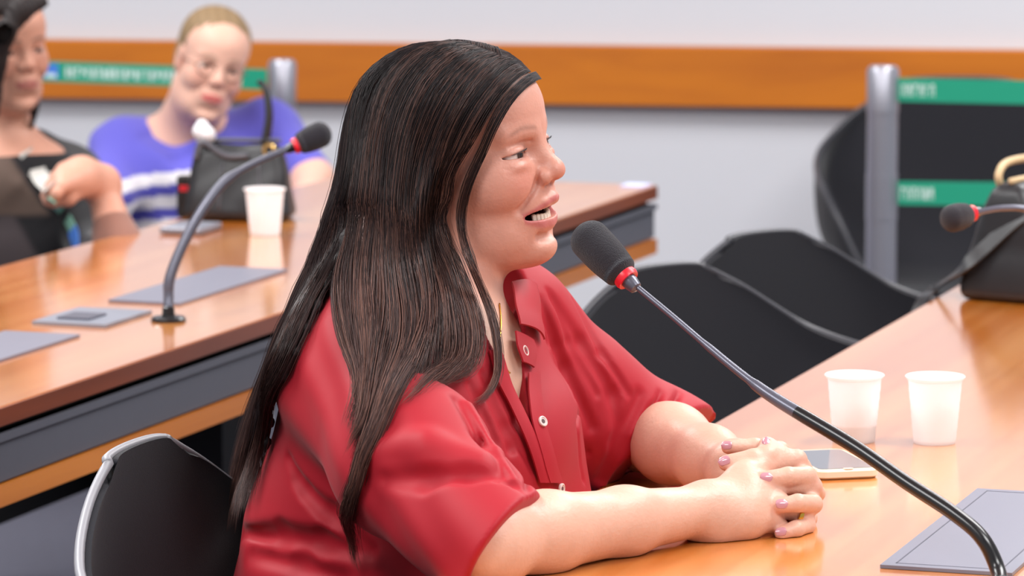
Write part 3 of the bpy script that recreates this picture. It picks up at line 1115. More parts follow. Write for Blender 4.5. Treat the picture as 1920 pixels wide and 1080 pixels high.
# ---------------- the woman in red
VA = math.radians(9.5)
Vv = np.array([0, math.cos(VA), -math.sin(VA)]); Uu = np.array([0, math.sin(VA), math.cos(VA)]); Rr_ = np.array([1.0, 0, 0])
yaw, roll, pit = math.radians(25), math.radians(15), math.radians(2)
f = Rr_ * math.cos(yaw) - Vv * math.sin(yaw); l = Rr_ * math.sin(yaw) + Vv * math.cos(yaw); u = Uu.copy()
l, u = l * math.cos(roll) + u * math.sin(roll), u * math.cos(roll) - l * math.sin(roll)
f, u = f * math.cos(pit) + u * math.sin(pit), u * math.cos(pit) - f * math.sin(pit)
HM = np.stack([f, l, u], 1)
HF = Frame(at(1057, 321, 4.56) - HM @ np.array([.122, 0, -.028]), HM)

TC = np.array([-.085, 4.56, 0.0]); TF = np.array([.866, -.5, 0]); TL = np.array([.5, .866, 0]); UP = np.array([0, 0, 1.0])
TX = np.stack([TF, TL, UP], 1)
tp_ = lambda fw, lf, z: TC + TF * fw + TL * lf + UP * z
SHR, ELR, WRR = np.array([-.160, 4.435, .905]), np.array([-.022, 4.165, .781]), np.array([.200, 4.386, .770])
SHL, ELL, WRL = np.array([.000, 4.71, .915]), np.array([.150, 4.765, .790]), np.array([.243, 4.52, .788])

body = Sdf()
head_ops(body, HF)
nb = HF.w((-.022, 0, -.075)); nt_ = tp_(-.01, 0, .955)
body.cap(nb, nt_, .050, .062, k=.026)
body.cap(HF.w((-.002, 0, -.12)), tp_(.018, 0, .955), .030, .030, k=.03)       # throat
body.ell(tp_(.0, 0, .90), (.105, .11, .085), k=.04, ax=TX)
body.ell(tp_(.032, 0, .852), (.086, .10, .08), k=.03, ax=TX)                    # upper chest
body.cap(tp_(-.02, -.05, .93), SHR, .034, .026, k=.03).cap(tp_(-.02, .05, .93), SHL, .034, .026, k=.03)
body.poly([SHR, SHR * .35 + ELR * .65, ELR, ELR + (WRR - ELR) * .25, ELR + (WRR - ELR) * .62, WRR], [.026, .032, .039, .039, .033, .0255], k=.03, kj=.02)
body.poly([SHL, SHL * .4 + ELL * .6, ELL, ELL + (WRL - ELL) * .3, ELL + (WRL - ELL) * .7, WRL], [.026, .034, .041, .042, .034, .027], k=.03, kj=.02)
body.ell(ELR + np.array([-.005, -.006, -.004]), (.043, .043, .04), k=.02)


# hands: joints given where the photograph shows them
def fing(pts, rr, k=.006):
    body.poly([at(*p) for p in pts], rr, k=k, kj=.003)


# right hand: back of the hand towards the camera
wr = WRR
RK = [at(1436, 872, 4.462), at(1462, 905, 4.432), at(1458, 944, 4.412), at(1440, 975, 4.402)]   # knuckles index..little
RW = [at(1345, 940, 4.405), at(1340, 958, 4.395), at(1340, 975, 4.388), at(1345, 992, 4.384)]
for i in range(4):
    body.poly([RW[i], RW[i] * .45 + RK[i] * .55 + np.array([-.002, -.004, .002]), RK[i]], [.0185, .0160, .0118], k=.022, kj=.012)
body.poly([wr, at(1375, 965, 4.405)], [.026, .022], k=.02)
for i in range(4):                                                            # tendons
    a_, b_ = RW[i] * .6 + RK[i] * .4, RK[i]
    off = np.array([-.0015, -.0125, .0045])
    body.cap(a_ + off * 1.12, b_ + off * .95, .0024, .0034, k=.006)
fing([(1436, 872, 4.462), (1494, 862, 4.476), (1508, 884, 4.508), (1490, 900, 4.530)], [.0118, .0108, .0095, .0085])     # index
fing([(1462, 905, 4.432), (1522, 912, 4.452), (1530, 925, 4.490), (1505, 930, 4.515)], [.0118, .0108, .0095, .0085])     # middle
fing([(1458, 944, 4.412), (1506, 968, 4.428), (1515, 972, 4.466), (1490, 972, 4.49)], [.0112, .0102, .0092, .0082])      # ring
fing([(1440, 975, 4.402), (1478, 1000, 4.412), (1488, 1003, 4.445), (1470, 1000, 4.465)], [.0100, .0092, .0082, .0075])  # little
fing([(1370, 935, 4.415), (1400, 893, 4.44), (1436, 856, 4.462), (1437, 832, 4.475)], [.016, .0128, .0104, .0078], .014)  # thumb
# left hand behind, its fingers wrapping over the right hand's back
LW = at(1400, 905, 4.515)
LK = [at(1478, 872, 4.505), at(1500, 893, 4.492), at(1505, 930, 4.480), at(1500, 962, 4.468)]
for i in range(4):
    body.poly([WRL, (LW + LK[i]) / 2, LK[i]], [.024, .018, .0115], k=.02, kj=.012)
fing([(1500, 893, 4.492), (1512, 893, 4.448), (1478, 893, 4.424), (1434, 898, 4.416)], [.0112, .0106, .0098, .0082])
fing([(1505, 930, 4.480), (1524, 945, 4.432), (1496, 943, 4.402), (1461, 948, 4.396)], [.0108, .0102, .0094, .0080])
fing([(1500, 962, 4.468), (1512, 985, 4.424), (1492, 992, 4.400), (1466, 1000, 4.392)], [.0100, .0094, .0088, .0078])
fing([(1478, 872, 4.505), (1462, 846, 4.50), (1415, 838, 4.487), (1366, 838, 4.478)], [.0112, .0104, .0094, .0078])
fing([(1420, 900, 4.515), (1455, 852, 4.474), (1412, 861, 4.456), (1362, 868, 4.448)], [.0150, .0122, .0108, .0086], .012)  # left thumb, across the top
RING = at(1503, 966, 4.432)
# ---------------- blouse
bl = Sdf()
bl.ell(tp_(-.005, 0, .895), (.105, .165, .110), k=.04, ax=TX)
bl.ell(tp_(-.012, 0, .80), (.155, .185, .150), k=.05, ax=TX)
bl.ell(tp_(.055, 0, .815), (.088, .150, .075), k=.05, ax=TX)
bl.ell(tp_(-.035, 0, .67), (.175, .205, .180), k=.07, ax=TX)
bl.ell(tp_(.03, 0, .68), (.130, .165, .120), k=.05, ax=TX)
bl.ell(tp_(-.07, -.05, .53), (.19, .21, .13), k=.06, ax=TX)
bl.cap(tp_(-.035, -.09, .955), SHR + UP * .012, .050, .058, k=.05)
bl.cap(tp_(-.035, .09, .955), SHL + UP * .012, .050, .058, k=.05)
dR = (ELR - SHR) / np.linalg.norm(ELR - SHR)
HEMR = at(926, 1008, 4.195)
bl.poly([SHR + np.array([-.01, 0, -.01]), (SHR + ELR) / 2 + np.array([-.012, .0, -.004]), HEMR + dR * .05], [.070, .074, .0680], k=.05, kj=.03)
dL = (ELL - SHL) / np.linalg.norm(ELL - SHL)
HEML = at(1225, 858, 4.765)
bl.poly([SHL, (SHL + HEML) / 2 + np.array([-.006, 0, -.014]), HEML + np.array([.030, .0, -.022])], [.066, .071, .085], k=.045, kj=.03)


def folds(P):
    """soft cloth waves running along the drape"""
    x, y, z = P[:, 0], P[:, 1], P[:, 2]
    w = .0019 * np.sin(46 * (x * .8 - z * .6 + y * .3) + 2.2 * np.sin(14 * z + 9 * y))
    w += .0014 * np.sin(90 * (z * .8 + x * .5 - y * .4) + 3 * np.sin(20 * x + 11 * z))
    w += .0020 * np.sin(24 * (z + .6 * x) + 1.5 * np.sin(12 * y))
    return w.astype(F32)


bl.disp(folds, tp_(0, 0, .75), .6)
bl0 = Sdf(); bl0.ops = list(bl.ops)


def crease(pts, r_, k=.012, op='s', lift=0.0):
    q = [bl0.surf(*p) for p in pts]
    P = [a + n * lift for a, n in q]
    R = [r_] * len(P); R[0] = R[-1] = r_ * .35
    bl.poly(P, R, k=k, op=op)


# sleeve and armhole folds as seen
crease([(450, 998), (520, 1003), (600, 1018), (690, 1040)], .0095, .014)
crease([(470, 1040), (560, 1060), (640, 1085)], .004, .02)
crease([(555, 900), (620, 965), (690, 1030)], .0065, .014)
crease([(540, 860), (570, 920), (600, 960)], .003, .012)
crease([(720, 900), (800, 895), (880, 885), (925, 888)], .007, .018)
crease([(860, 750), (905, 820), (950, 890)], .006, .014)
crease([(905, 745), (940, 850), (975, 900)], .003, .01)
crease([(930, 900), (960, 905), (985, 925)], .003, .008)
crease([(905, 700), (950, 800), (1000, 880)], .003, .010)
crease([(880, 720), (930, 830)], .0025, .010)
crease([(1000, 560), (1060, 690), (1110, 800)], .003, .012)
crease([(985, 555), (1030, 640), (1075, 740)], .003, .010)
crease([(1040, 560), (1090, 640), (1150, 740), (1165, 850)], .0035, .014)
crease([(1225, 770), (1190, 850), (1140, 905)], .005, .014)
crease([(1260, 770), (1225, 850), (1170, 905)], .004, .012)
crease([(1200, 740), (1160, 830), (1125, 900)], .004, .014)
crease([(1275, 735), (1250, 780), (1225, 830)], .003, .010)
for q in ([(1015, 560), (1045, 650), (1085, 760), (1100, 850)], [(1030, 545), (1070, 640), (1120, 740)], [(1075, 560), (1130, 660), (1180, 740)],
          [(1062, 700), (1085, 800), (1095, 900)], [(930, 715), (970, 790), (1005, 860), (1022, 930)], [(915, 740), (960, 840), (990, 920)],
          [(1295, 770), (1255, 815), (1200, 880)], [(1240, 735), (1215, 790), (1170, 860)]):
    crease(q, .0042, .008)
# soft raised folds between
crease([(700, 840), (800, 835), (900, 860)], .006, .03, 'u', -.003)
crease([(880, 760), (930, 850), (965, 900)], .004, .012, 'u', -.001)
# hems, cut and hollowed sleeves, open neck
bl.plane(HEMR + dR * .004 + np.array([.020, 0, 0]), np.array([.72, -.30, -.40]), .006, c=HEMR + dR * .05, R=.110)
bl.cap(HEMR - dR * .010, HEMR + dR * .09, .030, .062, k=.004, op='s')
nL = np.array([.62, -.35, -.70])
bl.plane(HEML, nL, .006, c=HEML + np.array([.05, -.03, -.05]), R=.115)
bl.cap(HEML - nL * .02, HEML + nL * .09, .040, .080, k=.004, op='s')
# V opening down to the second button, following the neck
vA, _ = bl0.surf(942, 560); vB, _ = bl0.surf(952, 640); vC, nC = bl0.surf(964, 700); vE, _ = bl0.surf(975, 748); vD, _ = bl0.surf(989, 795)
bl.poly([HF.w((-.01, 0, -.13)), tp_(.015, 0, .985)], [.070, .074], k=.006, op='s')
inw = -.010 * np.array([.85, -.5, .1])
bl.poly([vA, vB + inw, vC + inw, vE + inw, vD + inw * .5], [.034, .026, .021, .015, .004], k=.004, op='s')
SKINMIN = body


def cloth_color(V, base, var=.06):
    q = rng.random(len(V)) * .02 - .01
    return np.tile(np.array(lin(base))[:3], (len(V), 1)) * (1 + q)[:, None]


# body mesh (the root of the woman)
V, Fq = body.mesh((-.34, 4.08, .715), (.40, 4.92, 1.28), .00155)
over = (V[:, :2] - O1) @ W1 > .002
V[over, 2] = np.maximum(V[over, 2], TZ + .0006)      # flesh resting on the table top flattens
base_skin = np.tile(np.array(lin(216, 171, 150))[:3], (len(V), 1))
Lh = (V - HF.o) @ HF.M
hd_ = sstep(Lh[:, 2], -.19, -.11)
base_skin = mixc(base_skin, lin(203, 147, 129), hd_)
C = head_color(V, HF, base_skin)
sc_ = sstep(.058 + .5 * Lh[:, 2] - Lh[:, 0], 0, .012) * (Lh[:, 2] > -.01) * (np.abs(Lh[:, 1]) < .09)
sc_ *= sstep(Lh[:, 2] - .6 * Lh[:, 0], -.002, .02)
C = mixc(C, lin(44, 30, 28), sc_ * .9)
# knuckles and finger ends pinker
kn = np.zeros(len(V))
for p in RK + LK + [at(1494, 862, 4.476), at(1522, 912, 4.452), at(1506, 968, 4.428), at(1434, 898, 4.416), at(1461, 948, 4.396), at(1466, 1000, 4.392), at(1366, 838, 4.478), at(1362, 868, 4.448)]:
    kn = np.maximum(kn, np.exp(-(np.linalg.norm(V - p, axis=1) / .012) ** 2))
C = mixc(C, lin(214, 142, 126), kn * .5)
woman = obj('person', V, Fq, 'skin', None, True, vcol=C)
tag(woman, 'woman in red blouse with long dark hair speaking, hands clasped on the table', 'person')
eyes(HF, woman, (1, -.12, .02))
teeth(HF, woman)
lashes(HF, woman)
V, Fq = bl.mesh((-.40, 4.03, .42), (.33, 5.02, 1.06), .0027)
over = ((V[:, :2] - O1) @ W1 > .002) & (V[:, 2] > TZ - .03)
V[over, 2] = np.maximum(V[over, 2], TZ + .0006)
blouse = obj('blouse', V, Fq, 'red_cloth', woman, True, vcol=cloth_color(V, (166, 20, 37)))
blouse['label'] = 'loose red short-sleeved button-up blouse'
# trousers: seated legs under the table
leg = Sdf()
leg.ell(tp_(-.03, -.06, .50), (.17, .19, .09), k=.04, ax=TX)
for s_ in (-1, 1):
    hip = tp_(.0, s_ * .09 - .06, .52); kn_ = tp_(.40, s_ * .11 - .04, .50); an = tp_(.42, s_ * .10 - .04, .07)
    leg.poly([hip, kn_, an], [.085, .062, .042], k=.04)
    leg.poly([an + UP * -.025, an + TF * .14 + UP * -.035], [.04, .032], k=.02)
V, Fq = leg.mesh((-.45, 4.0, -.01), (.6, 5.0, .66), .007)
V[:, 2] = np.maximum(V[:, 2], .002)
obj('trousers', V, Fq, 'dark_trousers', woman, True)


# placket, collar
def ribbon(P, N, w, th, wdir=None):
    """flat band along P, normal N, half widths w"""
    P = np.asarray(P, float); N = np.asarray(N, float)
    T = np.gradient(P, axis=0); T /= np.linalg.norm(T, axis=1)[:, None]
    S_ = np.cross(N, T); S_ /= np.linalg.norm(S_, axis=1)[:, None] + 1e-9
    w = np.broadcast_to(w, (len(P),))[:, None]
    V = np.concatenate([P + S_ * w + N * th, P - S_ * w + N * th, P - S_ * w - N * th, P + S_ * w - N * th])
    n = len(P); F = []
    for i in range(n - 1):
        for a, b_ in ((0, 1), (1, 2), (2, 3), (3, 0)):
            F.append((a * n + i, a * n + i + 1, b_ * n + i + 1, b_ * n + i))
    F += [(0, n, 2 * n, 3 * n), (n - 1, 4 * n - 1, 3 * n - 1, 2 * n - 1)]
    return V, F


def on_blouse(pts, n=24, lift=.001, S=None):
    S = S or bl0
    q = [S.surf(*p) for p in pts]
    P = crv([a for a, _ in q], n)
    for _ in range(3):
        d = S.ev(P); g = S.grad(P)
        P = P - g * (d - lift)[:, None]
    N = S.grad(P).astype(float)
    for _ in range(2): N[1:-1] = (N[:-2] + N[1:-1] + N[2:]) / 3
    N /= np.linalg.norm(N, axis=1)[:, None]
    return P, N


for px, py in ((975, 661), (1010, 794), (1043, 916)):
    p, n_ = bl0.surf(px, py)
    A = axes(n_)
    p = p + n_ * .0062
    bt = MB().lathe([(1e-7, -.001), (.0056, -.001), (.0060, .0003), (.0058, .0016), (.0046, .0020), (.0036, .0010), (1e-7, .0010)], p, 28, A).build('button', 'button_shell', blouse, True, 35)
    MB().lathe([(1e-7, .0009), (.0026, .0009), (.0024, .0014), (1e-7, .0014)], p, 16, A).build('button_centre', 'button_core', bt, True, 35)
class Both(Sdf):
    def __init__(s, *S): s.S = S
    def ev(s, P, ops=None):
        d = s.S[0].ev(P, ops[0] if ops else None)
        for i, q in enumerate(s.S[1:]): d = np.minimum(d, q.ev(P, ops[i + 1] if ops else None))
        return d
    def near_ray(s, r): return [q.near_ray(r) for q in s.S]
    def near_pts(s, P): return [q.near_pts(P) for q in s.S]


skin_cloth = Both(body, bl0)


# ---------------- hair of the woman in red
def guide(pts, n=44, clear=.006):
    q = []
    for px, py, d in pts:
        p, nn = skin_cloth.surf(px, py, 4.1, 5.2)
        if abs(float(skin_cloth.ev(p[None], skin_cloth.near_pts(p[None]))[0])) < .003 and p[1] < d + .06:
            q.append(p + nn * clear)
        else:
            q.append(at(px, py, d))
    P = crv(q, n)
    npt = skin_cloth.near_pts(P)
    for it in range(4):
        d = skin_cloth.ev(P, npt)
        bad = d < clear
        if bad.any():
            g = skin_cloth.grad(P[bad])
            P[bad] += g * (clear - d[bad])[:, None]
        Q = P.copy()
        Q[1:-1] = (P[:-2] + 2 * P[1:-1] + P[2:]) / 4
        P = Q
    return P


GL = [
    [(1008, 150, 4.60), (970, 170, 4.5), (936, 215, 4.5), (918, 262, 4.5), (904, 310, 4.5), (884, 365, 4.5), (872, 420, 4.5), (884, 490, 4.48), (906, 570, 4.46), (925, 640, 4.45), (928, 695, 4.45), (908, 750, 4.45), (882, 778, 4.45)],
    [(1000, 140, 4.60), (955, 168, 4.5), (922, 215, 4.5), (904, 262, 4.5), (890, 310, 4.5), (872, 365, 4.5), (862, 420, 4.5), (874, 490, 4.48), (896, 570, 4.46), (915, 640, 4.45), (918, 695, 4.45), (898, 745, 4.45), (872, 770, 4.45)],
]
GN = [
    [(995, 132, 4.60), (942, 168, 4.5), (905, 222, 4.5), (884, 262, 4.5), (856, 305, 4.5), (836, 360, 4.5), (832, 420, 4.5), (850, 490, 4.48), (876, 560, 4.46), (898, 630, 4.45), (892, 685, 4.45), (862, 718, 4.45), (815, 738, 4.45)],
    [(978, 108, 4.61), (905, 155, 4.5), (850, 235, 4.5), (820, 320, 4.5), (808, 410, 4.5), (816, 500, 4.47), (832, 590, 4.45), (838, 650, 4.43), (820, 700, 4.42), (785, 735, 4.42), (750, 770, 4.41)],
    [(955, 92, 4.61), (865, 140, 4.5), (808, 225, 4.5), (780, 320, 4.5), (768, 420, 4.48), (772, 520, 4.46), (780, 610, 4.44), (775, 690, 4.42), (742, 760, 4.41), (706, 830, 4.41), (682, 900, 4.40), (670, 960, 4.39), (668, 1010, 4.39), (680, 1072, 4.39)],
    [(930, 82, 4.62), (830, 128, 4.51), (770, 212, 4.5), (742, 320, 4.5), (730, 430, 4.48), (728, 540, 4.46), (734, 640, 4.44), (730, 720, 4.42), (708, 800, 4.41), (686, 870, 4.40), (670, 930, 4.39), (664, 980, 4.39), (670, 1050, 4.39)],
    [(908, 75, 4.62), (800, 120, 4.52), (738, 206, 4.51), (710, 320, 4.5), (698, 430, 4.49), (692, 540, 4.47), (698, 630, 4.45), (704, 700, 4.43), (700, 760, 4.42), (685, 810, 4.41), (660, 850, 4.40)],
    [(890, 72, 4.62), (775, 116, 4.54), (714, 203, 4.52), (686, 320, 4.51), (674, 430, 4.5), (668, 540, 4.47), (672, 620, 4.45), (682, 690, 4.44), (690, 740, 4.43), (684, 790, 4.42), (676, 830, 4.41)],
    [(875, 70, 4.62), (755, 114, 4.57), (694, 201, 4.55), (668, 320, 4.53), (652, 430, 4.52), (634, 530, 4.51), (632, 600, 4.49), (648, 660, 4.47), (672, 710, 4.44), (668, 760, 4.43), (655, 800, 4.42)],
    [(880, 71, 4.62), (762, 115, 4.56), (702, 202, 4.54), (672, 320, 4.53), (650, 430, 4.53), (628, 530, 4.53), (582, 620, 4.55), (548, 710, 4.55), (522, 800, 4.55), (502, 880, 4.55), (488, 950, 4.55)],
    [(868, 70, 4.62), (745, 113, 4.60), (686, 200, 4.59), (658, 320, 4.58), (634, 430, 4.58), (598, 530, 4.58), (560, 620, 4.58), (526, 710, 4.58), (498, 800, 4.58), (476, 890, 4.58), (462, 970, 4.58)],
    [(858, 70, 4.63), (732, 113, 4.64), (672, 200, 4.64), (648, 320, 4.63), (622, 430, 4.62), (584, 530, 4.62), (544, 620, 4.62), (510, 710, 4.62), (480, 800, 4.62), (455, 890, 4.62), (440, 970, 4.62), (434, 1020, 4.62)],
    [(850, 71, 4.64), (724, 115, 4.68), (666, 205, 4.69), (644, 325, 4.69), (616, 435, 4.68), (576, 535, 4.67), (535, 625, 4.66), (500, 715, 4.66), (468, 805, 4.66), (445, 895, 4.66), (432, 985, 4.66)],
]
GL = np.array([guide(g, clear=.008) for g in GL])
GF = np.array([guide(g) for g in GN[:7]])
GB = np.array([guide(g) for g in GN[7:]])
# far side of the head, falling behind the far shoulder
far = []
for q in np.linspace(0, 1, 7):
    th = math.radians(40 + 76 * q)
    pts = []
    for j, ph_ in enumerate((-.12, .1, .35, .65, .95, 1.25, 1.5)):
        a_ = th + (1 - q) * .13 * j
        u_ = np.array([math.cos(a_), math.sin(a_) * math.sin(ph_), math.sin(a_) * math.cos(ph_)])
        pts.append(np.array([-.006, 0, .045]) + np.array([.1005, .0775, .0755]) * u_)
    e_ = pts[-1]
    pts += [(e_[0] * .6 - .03, .086, -.02), (e_[0] * .4 - .05, .082, -.09), (-.08 - .02 * q, .072, -.16), (-.13 - .02 * q, .060, -.22), (-.155, .05, -.28), (-.17, .04, -.34)]
    P = crv([HF.w(p) for p in pts], 44)
    for it in range(4):
        d = skin_cloth.ev(P, skin_cloth.near_pts(P)); bad = (d < .006) | (np.arange(44) < 20)
        cl_ = np.interp(np.arange(44), [0, 7], [.002, .004])
        if bad.any(): P[bad] += skin_cloth.grad(P[bad]) * (cl_ - d)[bad][:, None]
        P[1:-1] = (P[:-2] + 2 * P[1:-1] + P[2:]) / 4
    far.append(P)
far = np.array(far)

# the dark mass under the strands
hm = Sdf()
hm.ell((-.007, 0, .0455), (.0990, .0768, .0745), k=.01, fr=HF)
hm.ell((-.050, 0, -.02), (.054, .066, .08), k=.03, fr=HF)
hm.ell((-.066, 0, -.10), (.040, .062, .10), k=.03, fr=HF)
hm.plane((.046, 0, 0), (1, 0, -.50), .008, fr=HF, c=(0, 0, 0), R=.3)
hm.ell((.075, 0, -.05), (.058, .11, .075), k=.01, op='s', fr=HF)
for si, GG in enumerate((GF, GB, far)):
    for gi, P in enumerate(GG):
        m_ = len(P)
        idx = list(range((16, 14, 18)[si], int(m_ * (.50, .93, .85)[si]), 2))
        hm.poly([P[i] for i in idx], [min(1, .1 + (i - idx[0]) / 8) * .0026 * (1 - .85 * (i / m_) ** 2) + (.0028 * min(1, max(0, i / m_ - .25) * 4) * (1 - i / m_) * min(1, (i - idx[0]) / 8) if si else 0) for i in idx], k=.012)
V, Fq = hm.mesh((-.40, 4.30, .72), (.10, 4.86, 1.28), .0035)
hair = obj('hair', V, Fq, 'hair_mass', woman, True)
hair['label'] = 'long straight dark brown hair'


def strands(G, S, n_s, spread, w, seed, K=30, dens=None, clump=40, tipvar=.25):
    r = np.random.default_rng(seed)
    m = len(G)
    # outward normals of the guides
    N = np.array([S.grad(P, .004) for P in G])
    if clump:
        cs = r.random(clump) * (m - 1) if dens is None else np.interp(r.random(clump), np.cumsum(dens) / np.sum(dens), np.arange(m))
        cs = np.sort(cs)
    s0 = r.random(n_s) * (m - 1) if dens is None else np.interp(r.random(n_s), np.concatenate([[0], np.cumsum(dens) / np.sum(dens)]), np.linspace(0, m - 1, m + 1))
    ci = cs[np.argmin(np.abs(cs[None] - s0[:, None]), 1)]
    t = np.linspace(0, 1, K)[None]
    tlen = 1 - tipvar * r.random(n_s) ** 1.5
    tt = t * tlen[:, None]
    pull = (tt ** 1.3) * r.uniform(.35, .95, n_s)[:, None]
    s = s0[:, None] * (1 - pull) + ci[:, None] * pull
    s = np.clip(s + (r.normal(0, .05, n_s)[:, None]) * np.sin(tt * 7 + r.random(n_s)[:, None] * 6), 0, m - 1.001)
    k = s.astype(int); f = (s - k)[..., None]
    x = tt * (G.shape[1] - 1.001); j = x.astype(int); h = (x - j)[..., None]

    def samp(A):
        a = A[k, j] * (1 - h) + A[k, j + 1] * h
        b = A[k + 1, j] * (1 - h) + A[k + 1, j + 1] * h
        return a * (1 - f) + b * f
    P = samp(G); Nn = samp(N); Nn /= np.linalg.norm(Nn, axis=2)[..., None] + 1e-9
    T = np.gradient(P, axis=1); T /= np.linalg.norm(T, axis=2)[..., None] + 1e-9
    Bn = np.cross(T, Nn)
    o1 = r.random(n_s)[:, None]; o2 = r.normal(0, 1, n_s)[:, None]
    wav = np.sin(tt * r.uniform(6, 16, n_s)[:, None] + r.random(n_s)[:, None] * 6)
    grow = np.clip(tt * (10 if m > 5 else 6), .1, 1)
    sink = -.004 * np.clip(1 - tt * 14, 0, 1)
    P = P + Nn * ((-.001 + spread * o1) * grow + sink + .0010 * wav * tt)[..., None] + Bn * (spread * .55 * o2 * (.3 + tt) * (1 - .65 * tt ** 3) + .0016 * wav * tt)[..., None]
    W = w * r.uniform(.6, 1.3, n_s)[:, None] * np.clip(1.15 - tt ** 3, .25, 1) * np.where(t > .97, .2, 1)
    B2 = np.cross(T, Bn)
    V = np.stack([P + Bn * W[..., None], P - .5 * Bn * W[..., None] + .87 * B2 * W[..., None], P - .5 * Bn * W[..., None] - .87 * B2 * W[..., None]], 2)
    idx = np.arange(n_s * K * 3).reshape(n_s, K, 3)
    F = np.concatenate([np.stack([idx[:, :-1, a], idx[:, :-1, b_], idx[:, 1:, b_], idx[:, 1:, a]], -1).reshape(-1, 4) for a, b_ in ((0, 1), (1, 2), (2, 0))])
    return V.reshape(-1, 3), F, tt, s, r


def hair_cols(tt, r, dark, mid, lite, plite=.25):
    n = len(tt)
    q = r.random(n)[:, None]
    A = np.array(lin(dark))[:3]; B = np.array(lin(mid))[:3]; Cc = np.array(lin(lite))[:3]
    e = np.clip(tt * 1.1 - .25 + .35 * (q - .5), 0, 1)[..., None]
    C = A + (B - A) * e
    isl = (r.random(n) < plite)[:, None, None]
    C = np.where(isl, C + (Cc - C) * np.clip(.25 + .6 * tt, 0, 1)[..., None] * .8, C)
    C = C * r.uniform(.75, 1.2, n)[:, None, None]
    return np.repeat(C[:, :, None, :], 3, 2).reshape(-1, 3)


for nm, GG, ns, sp, w_, sd, K_, dn, cl in (('strands', GF, 2800, .0075, .00036, 3, 34, [1.2, 1.5, 1.5, 1.4, 1.2, 1.1, .9], 44), ('strands', GL, 170, .004, .00036, 9, 34, None, 5),
                                           ('strands', GB, 1700, .0115, .00038, 5, 34, None, 22), ('strands', far, 900, .0035, .0004, 4, 30, None, 18)):
    V, Fq, tt, s_, r_ = strands(GG, skin_cloth, ns, sp, w_, sd, K_, dn, cl)
    so = obj(nm, V, Fq, 'hair', hair, True, vcol=hair_cols(tt, r_, (28, 20, 22), (66, 44, 40) if GG is GB else (92, 62, 56), (110, 76, 66) if GG is GB else (156, 112, 98), .12 if GG is GB else .25))
    so['kind'] = 'stuff'
# necklace
P, N = on_blouse([(935, 570), (938, 610), (936, 650), (948, 690), (955, 700)], 40, .0012, body)
nk = MB().tube(P, .0009, 6).build('necklace', 'gold', woman, True)
nk['label'] = 'thin gold chain necklace'
p, n_ = body.surf(934, 660)
MB().lathe([(1e-7, -.001), (.003, -.0005), (.004, .0005), (.0025, .0018), (1e-7, .002)], p + n_ * .0015, 12, axes(n_)).build('pendant', 'gold', nk, True)
# ring
A = axes(at(1506, 968, 4.428) - at(1470, 950, 4.416))
rg = MB().lathe([(.0106, -.0026), (.0122, -.0024), (.0128, 0), (.0122, .0024), (.0106, .0026)], at(1491, 967, 4.421), 28, A, True).build('ring', 'gold', woman, True, 40)
rg['label'] = 'gold ring on the right hand'


# painted nails
def nail(px, py, d, tip, sc=1.0):
    p, n_ = body.surf(px, py, 4.2, 4.7)
    t_ = at(*tip) - p; t_ = t_ - n_ * t_.dot(n_); t_ /= np.linalg.norm(t_)
    s_ = np.cross(n_, t_)
    V = []; F = []
    nu, nv = 9, 11
    for i in range(nv):
        for j in range(nu):
            a = (i / (nv - 1)) * 2 - 1; b_ = (j / (nu - 1)) * 2 - 1
            wv = math.sqrt(max(0, 1 - abs(a) ** 3.2)) if a > 0 else math.sqrt(max(0, 1 - abs(a) ** 4))
            V.append(p + t_ * (a * .0068 * sc) + s_ * (b_ * wv * .0050 * sc) + n_ * (.0011 - .0022 * b_ * b_ * wv - .0008 * a * a))
    for i in range(nv - 1):
        for j in range(nu - 1):
            F.append((i * nu + j, i * nu + j + 1, (i + 1) * nu + j + 1, (i + 1) * nu + j))
    V = np.array(V); n = len(V)
    V2 = np.concatenate([V, V - n_ * .0012])
    rim = [j for j in range(nu)] + [i * nu + nu - 1 for i in range(1, nv)] + [(nv - 1) * nu + j for j in range(nu - 2, -1, -1)] + [i * nu for i in range(nv - 2, 0, -1)]
    F2 = F + [tuple(i + n for i in f_[::-1]) for f_ in F] + [(rim[i], rim[(i + 1) % len(rim)], rim[(i + 1) % len(rim)] + n, rim[i] + n) for i in range(len(rim))]
    obj('fingernail', V2, F2, 'nail_polish', woman, True, sharp=50)


nail(1437, 894, 0, (1400, 898, 4.41))
nail(1466, 944, 0, (1430, 948, 4.39))
nail(1464, 996, 0, (1440, 1000, 4.39), .9)
nail(1357, 863, 0, (1330, 868, 4.44))
nail(1362, 834, 0, (1340, 832, 4.47), .9)
nail(1436, 826, 0, (1437, 800, 4.48), .9)


